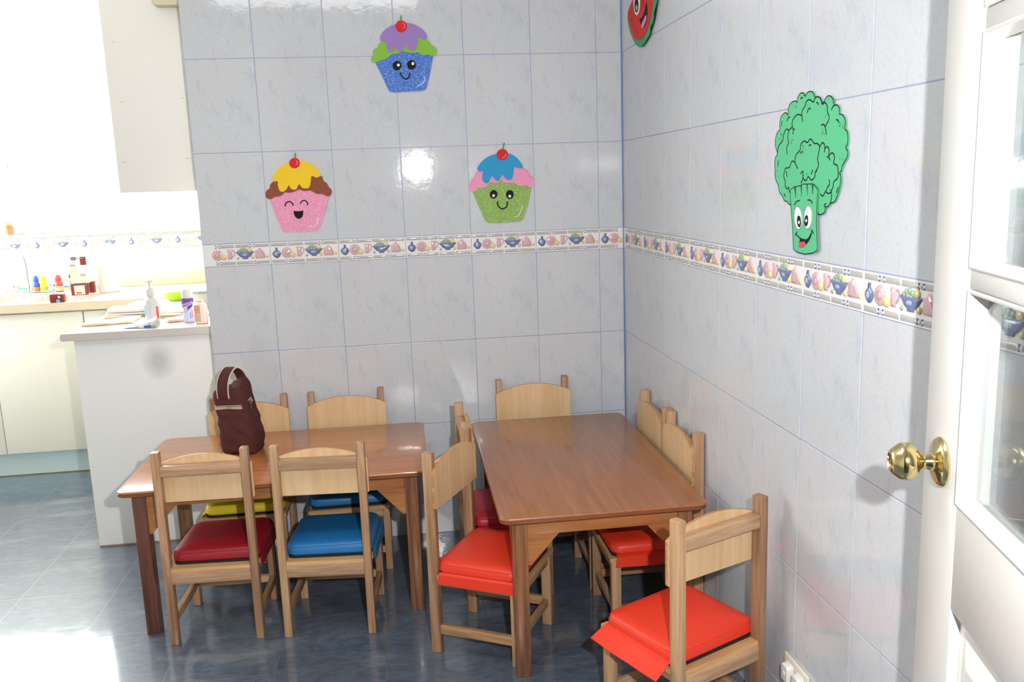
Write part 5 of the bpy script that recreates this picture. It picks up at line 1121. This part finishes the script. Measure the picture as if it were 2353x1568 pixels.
for xx in (-2.94, -2.67): pass
t = thing('flower_pot', 'small terracotta flower pot on the window ledge', 'flower pot', (-2.985, KY + .012, 1.1905))
bm = bmesh.new(); lathe(bm, [(.018, 0), (.026, .042), (.029, .043), (.029, .054), (.025, .054), (.024, .046), (0, .045)], 20, cap1=False); link('pot', bm, 'p_terracotta', t, smooth=True)
bm = bmesh.new()
for i in range(9):
    a = i * 2.4; tube(bm, crom([(0, 0, .045), (.008 * math.cos(a), .008 * math.sin(a), .06), (.016 * math.cos(a), .012 * math.sin(a), .066 + .004 * (i % 3))], False, 3), .003, 6, rr=[.001, .0022, .003, .0032, .0025, .0015, .0006])
link('plant', bm, 'p_yellow', t, smooth=True)

# ------------------------------------------------------------------ things on the end worktop
ZP = .8735
t = thing('shallow_tray', 'lime green shallow oval dish towards the back of the end worktop', 'dish', (-1.935, 1.04, ZP + .001), R(-6))
bm = bmesh.new(); N = 32
def ov(a, b, z, tip=0): return [Vector((a * math.cos(2 * math.pi * i / N) * (1 + tip * max(0, math.cos(2 * math.pi * i / N)) ** 4), b * math.sin(2 * math.pi * i / N), z + (.012 * max(0, math.cos(2 * math.pi * i / N)) ** 3 if z > .02 else 0))) for i in range(N)]
rings(bm, [ov(.055, .035, 0), ov(.066, .043, .008), ov(.074, .050, .026, .12), ov(.080, .054, .034, .15), ov(.078, .052, .034, .15), ov(.066, .043, .012), ov(.05, .03, .006)]); link('dish', bm, 'p_lime', t, smooth=True)
def cloth(name, label, loc, sx, sy, layers, m_, rz=0, seed=1, edge='p_amber', dz=.008):
    t = thing(name, label, 'cloth', loc, rz, 'folded cloths on the end worktop'); rn = random.Random(seed)
    for k in range(layers):
        bm = bmesh.new(); nx, ny = 18, 12; hx, hy = sx / 2 * (1 - .06 * k), sy / 2 * (1 - .05 * k); ph = rn.uniform(0, 6); z0 = k * dz
        def top(i, j):
            x = (i / nx * 2 - 1) * hx; y = (j / ny * 2 - 1) * hy; e = max(abs(i / nx * 2 - 1), abs(j / ny * 2 - 1))
            return Vector((x + .006 * math.sin(y * 30 + ph), y + .008 * math.sin(x * 22 + ph * 2), z0 + dz * .92 * (1 - max(0, e - .8) * 1.2) + .0035 * (math.sin(x * 35 + ph) * math.sin(y * 28 + ph) + 1) * (1 if k == layers - 1 else .2)))
        A = [[bm.verts.new(top(i, j)) for j in range(ny + 1)] for i in range(nx + 1)]
        B = [[bm.verts.new(Vector((top(i, j).x, top(i, j).y, z0 + .0004))) for j in range(ny + 1)] for i in range(nx + 1)]
        for i in range(nx):
            for j in range(ny): bm.faces.new((A[i][j], A[i + 1][j], A[i + 1][j + 1], A[i][j + 1])); bm.faces.new((B[i][j], B[i][j + 1], B[i + 1][j + 1], B[i + 1][j]))
        for i in range(nx):
            for j in (0, ny): bm.faces.new((A[i][j], A[i + 1][j], B[i + 1][j], B[i][j]))
        for j in range(ny):
            for i in (0, nx): bm.faces.new((A[i][j], A[i][j + 1], B[i][j + 1], B[i][j]))
        o = link('layer', bm, m_ if k < layers - 1 or not edge else m_, t, smooth=True)
    bm = bmesh.new(); pts = [(-sx / 2 - .002, -sy / 2 - .004, .003)] + [(-sx / 2 + sx * q / 10, -sy / 2 - .006 + .008 * math.sin((-sx / 2 + sx * q / 10) * 22), .0035) for q in range(1, 10)]
    tube(bm, pts, .0022, 6); link('hem', bm, edge, t)
    return t
cloth('folded_cloth', 'flat white cloth with a tan hem at the front left of the end worktop', (-2.055, .375, ZP), .19, .14, 1, 'cloth_white', R(6), 2)
cloth('folded_cloth', 'thick folded white cloth lying behind the flat one', (-2.035, .58, ZP), .20, .16, 3, 'cloth_white', R(8), 5, dz=.011)
cloth('folded_cloth', 'folded white towels stacked behind the tall white pump bottle', (-1.835, .52, ZP), .15, .19, 3, 'cloth_white', R(-4), 8, dz=.009)
cloth('folded_cloth', 'small white cloth with a tan corner beside the purple bottle', (-1.775, .345, ZP), .11, .10, 1, 'cloth_white', R(14), 9)
t = thing('storage_box', 'white lidded plastic box with a pale teal rim, behind the small bottles', 'box', (-1.705, .78, ZP), R(2))
boxo('box', (-.095, .085, -.09, .09, 0, .070), 'p_white', t, bev=.008, seg=3); boxo('lid', (-.100, .090, -.095, .095, .070, .082), 'p_white', t, bev=.005); boxo('rim', (-.097, .087, -.0925, .0925, .0655, .0695), 'p_teal', t, bev=.001)
# pump bottle
t = thing('pump_bottle', 'white pump dispenser bottle at the middle of the end worktop', 'bottle', (-1.868, .285, ZP))
lathe_obj('body', [(.024, 0), (.027, .004), (.027, .085), (.024, .098), (.012, .106), (.012, .112)], 'p_white', t, 28)
lathe_obj('collar', [(.012, .110), (.0165, .112), (.018, .125), (.0165, .138), (.010, .143), (.005, .145)], 'p_white', t)
bm = bmesh.new(); tube(bm, [(0, 0, .14), (0, 0, .166)], .004, 10); link('stem', bm, 'p_white', t)
lathe_obj('pump_head', [(.006, .164), (.019, .166), (.020, .169), (.016, .174), (.006, .178), (0, .178)], 'p_white', t)
def wrap(bm, u0, u1, z0, z1, r, n=8):
    A = []
    for d in (0, .0006):
        A.append([[bm.verts.new(((r + d) * math.sin(u0 + (u1 - u0) * i / n), -(r + d) * math.cos(u0 + (u1 - u0) * i / n), z)) for i in range(n + 1)] for z in (z0, z1)])
    for i in range(n):
        bm.faces.new((A[1][0][i], A[1][0][i + 1], A[1][1][i + 1], A[1][1][i])); bm.faces.new((A[0][0][i], A[0][0][i + 1], A[1][0][i + 1], A[1][0][i])); bm.faces.new((A[0][1][i], A[1][1][i], A[1][1][i + 1], A[0][1][i + 1]))
    for i in (0, n): bm.faces.new((A[0][0][i], A[1][0][i], A[1][1][i], A[0][1][i]))
bm = bmesh.new(); wrap(bm, R(-80), R(-40), .035, .075, .0272); link('label', bm, 'p_skyblue', t)
bm = bmesh.new(); wrap(bm, R(50), R(75), .020, .070, .0272); link('label', bm, 'p_red', t)
# foil sachet
t = thing('foil_packet', 'crumpled silver and green foil packet at the front edge of the end worktop', 'packet', (-1.885, .185, ZP), R(4))
bm = bmesh.new(); rn = random.Random(4)
def pk(i, j):
    x = -.066 + .124 * i / 12; w_ = .006 + .030 * (i / 12); y = -w_ + 2 * w_ * j / 6; h = .003 + .038 * (i / 12) ** 1.3 * (1 - abs(j / 6 * 2 - 1) ** 2 * .8)
    return Vector((x, y, h + rn.uniform(-.0015, .0015)))
A = [[bm.verts.new(pk(i, j)) for j in range(7)] for i in range(13)]; B = [[bm.verts.new((v.co.x, v.co.y, .0003)) for v in r] for r in A]
for i in range(12):
    for j in range(6): bm.faces.new((A[i][j], A[i + 1][j], A[i + 1][j + 1], A[i][j + 1])); bm.faces.new((B[i][j], B[i][j + 1], B[i + 1][j + 1], B[i + 1][j]))
    for j in (0, 6): bm.faces.new((A[i][j], A[i + 1][j], B[i + 1][j], B[i][j]))
for j in range(6):
    for i in (0, 12): bm.faces.new((A[i][j], A[i][j + 1], B[i][j + 1], B[i][j]))
link('foil', bm, 'p_silver', t)
for x0, x1, m_ in ((-.055, -.010, 'p_skyblue'), (-.010, .012, 'p_palepink'), (.012, .040, 'p_blue'), (.040, .056, 'p_green')):
    bm = bmesh.new(); p = []
    for x in (x0, x1):
        f = (x + .066) / .124; w_ = .006 + .030 * f; p.append((x, -w_ - .0006, .002, .0045 + .020 * f))
    vs1 = [bm.verts.new(q) for q in ((p[0][0], p[0][1], p[0][2]), (p[1][0], p[1][1], p[1][2]), (p[1][0], p[1][1] - .0004, p[1][3] * .55), (p[0][0], p[0][1] - .0004, p[0][3] * .55))]
    vs2 = [bm.verts.new(v.co + Vector((0, .0006, 0))) for v in vs1]; bm.faces.new(vs1); bm.faces.new(list(reversed(vs2)))
    for i in range(4): bm.faces.new((vs1[i], vs1[(i + 1) % 4], vs2[(i + 1) % 4], vs2[i]))
    link('print', bm, m_, t)
# purple nutrition-drink bottle
t = thing('drink_bottle', 'white-capped purple and lilac drink bottle with white lettering', 'bottle', (-1.724, .268, ZP), R(4))
lathe_obj('body', [(.019, 0), (.0215, .003), (.0215, .030), (.0195, .045), (.0205, .060), (.0235, .078), (.0240, .094), (.021, .100)], 'p_lilac', t, 32)
lathe_obj('cap', [(.0215, .099), (.0215, .102), (.0205, .126), (.0170, .133), (0, .135)], 'p_white', t, 32)
def prof_r(z):
    tab = [(0, .0215), (.030, .0215), (.045, .0195), (.060, .0205), (.078, .0235), (.094, .0240), (.12, .022)]
    for a, b in zip(tab, tab[1:]):
        if a[0] <= z <= b[0]: return a[1] + (b[1] - a[1]) * (z - a[0]) / (b[0] - a[0])
    return .02
def onb(u, z, d): r = prof_r(z) + d; return Vector((r * math.sin(u / .0225), -r * math.cos(u / .0225), z))
def decal(name, pts, m_, par, f, d=.0006, sub=3):
    """2D outline (u along the surface, v up) laid on a curved surface"""
    bm = bmesh.new(); u0 = min(p[0] for p in pts); u1 = max(p[0] for p in pts); v0 = min(p[1] for p in pts); v1 = max(p[1] for p in pts)
    n = 14
    def span(u):
        ys = []
        for a, b in zip(pts, pts[1:] + pts[:1]):
            if min(a[0], b[0]) <= u <= max(a[0], b[0]) and abs(a[0] - b[0]) > 1e-9: ys.append(a[1] + (b[1] - a[1]) * (u - a[0]) / (b[0] - a[0]))
        return (min(ys), max(ys)) if ys else (v0, v0)
    G = []
    for i in range(n + 1):
        u = u0 + (u1 - u0) * (i / n * .998 + .001); a, b = span(u); G.append([bm.verts.new(f(u, a + (b - a) * j / 5, d)) for j in range(6)])
    for i in range(n):
        for j in range(5): bm.faces.new((G[i][j], G[i + 1][j], G[i + 1][j + 1], G[i][j + 1]))
    return link(name, bm, m_, par)
decal('label', [(-.034, .056), (.030, .082), (.030, .098), (-.034, .098)], 'p_purple', t, onb, .0005)
decal('label', [(.000, .050), (.022, .064), (.022, .076), (.000, .066)], 'p_purple', t, onb, .0005)
decal('label', [(-.034, .055), (.030, .081), (.030, .0828), (-.034, .0568)], 'p_peach', t, onb, .0008)
decal('print', [(.008, .018), (.013, .018), (.013, .044), (.008, .040)], 'p_skyblue', t, onb, .0006); decal('print', [(.018, .020), (.021, .020), (.021, .050), (.018, .050)], 'p_red', t, onb, .0006)
def text_on(par, s, size, u, v, rot, m_, f, d=.0012, name='lettering'):
    cu = bpy.data.curves.new('txt', 'FONT'); cu.body = s; cu.size = size; cu.align_x = 'CENTER'; cu.extrude = 0; cu.resolution_u = 3
    o = bpy.data.objects.new('txt', cu); col.objects.link(o); bpy.context.view_layer.update()
    me = bpy.data.meshes.new_from_object(o.evaluated_get(bpy.context.evaluated_depsgraph_get()))
    bpy.data.objects.remove(o); bm = bmesh.new(); bm.from_mesh(me)
    for v_ in bm.verts:
        x, y = v_.co.x, v_.co.y; x, y = x * math.cos(rot) - y * math.sin(rot), x * math.sin(rot) + y * math.cos(rot)
        v_.co = f(u + x, v + y, d)
    o = link(name, bm, m_, par); o.data.name = name; return o
text_on(t, 'PediaSure', .0125, -.003, .073, R(18), 'p_text', onb)
text_on(t, 'a', .010, -.018, .084, 0, 'p_text', onb, name='logo')
bm = bmesh.new()
for s_, r_ in ((-1, .0045), (1, .0045)):
    pts = [(-.006 + s_ * .006 + r_ * math.cos(q / 14 * 2 * math.pi), .050 + s_ * .004 + r_ * 1.2 * math.sin(q / 14 * 2 * math.pi)) for q in range(14)]
    tube(bm, [onb(u, z, .0004) for u, z in pts + pts[:1]], .0005, 5)
link('print', bm, 'p_grey', t)
# pink bottle with tan label and barcode
t = thing('lotion_bottle', 'pale pink bottle with a tan label and barcode, nearest the tiled wall', 'bottle', (-1.664, .215, ZP), R(-8))
bm = bmesh.new(); rings(bm, [[Vector((x, y, z)) for x, y in rrect(a, b, min(a, b) * .8, 5)] for a, b, z in ((.021, .013, 0), (.0245, .016, .003), (.0245, .016, .062), (.022, .014, .074), (.013, .010, .083), (.010, .009, .086))]); link('body', bm, 'p_palepink', t, smooth=True)
boxo('cap', (-.010, .010, -.008, .008, .0862, .094), 'p_white', t, bev=.002)
boxo('label', (-.021, .002, -.0168, -.0161, .008, .074), 'p_tan', t, bev=0)
boxo('barcode', (-.011, .000, -.0172, -.0169, .010, .040), 'p_white', t, bev=0)
bm = bmesh.new()
for k in range(9): box(bm, -.0095, -.0015, -.0175, -.0173, .0125 + k * .0028, .0125 + k * .0028 + (.0013 if k % 3 else .0019), 0)
link('barcode_bars', bm, 'p_grey', t)
boxo('label_line', (-.017, -.004, -.0172, -.0169, .056, .0572), 'p_maroon', t, bev=0)
# the small folded sponge and spoon handles in the far right corner
t = thing('utensil_rest', 'small grey utensils lying against the wall behind the pink bottle', 'utensils', (-1.650, .44, ZP))
bm = bmesh.new()
for k in range(3): tube(bm, [(-.03 + k * .004, -.03 + k * .02, .004 + k * .001), (.03, -.005 + k * .022, .012 + k * .003)], .003, 6)
link('handles', bm, 'p_silver', t)
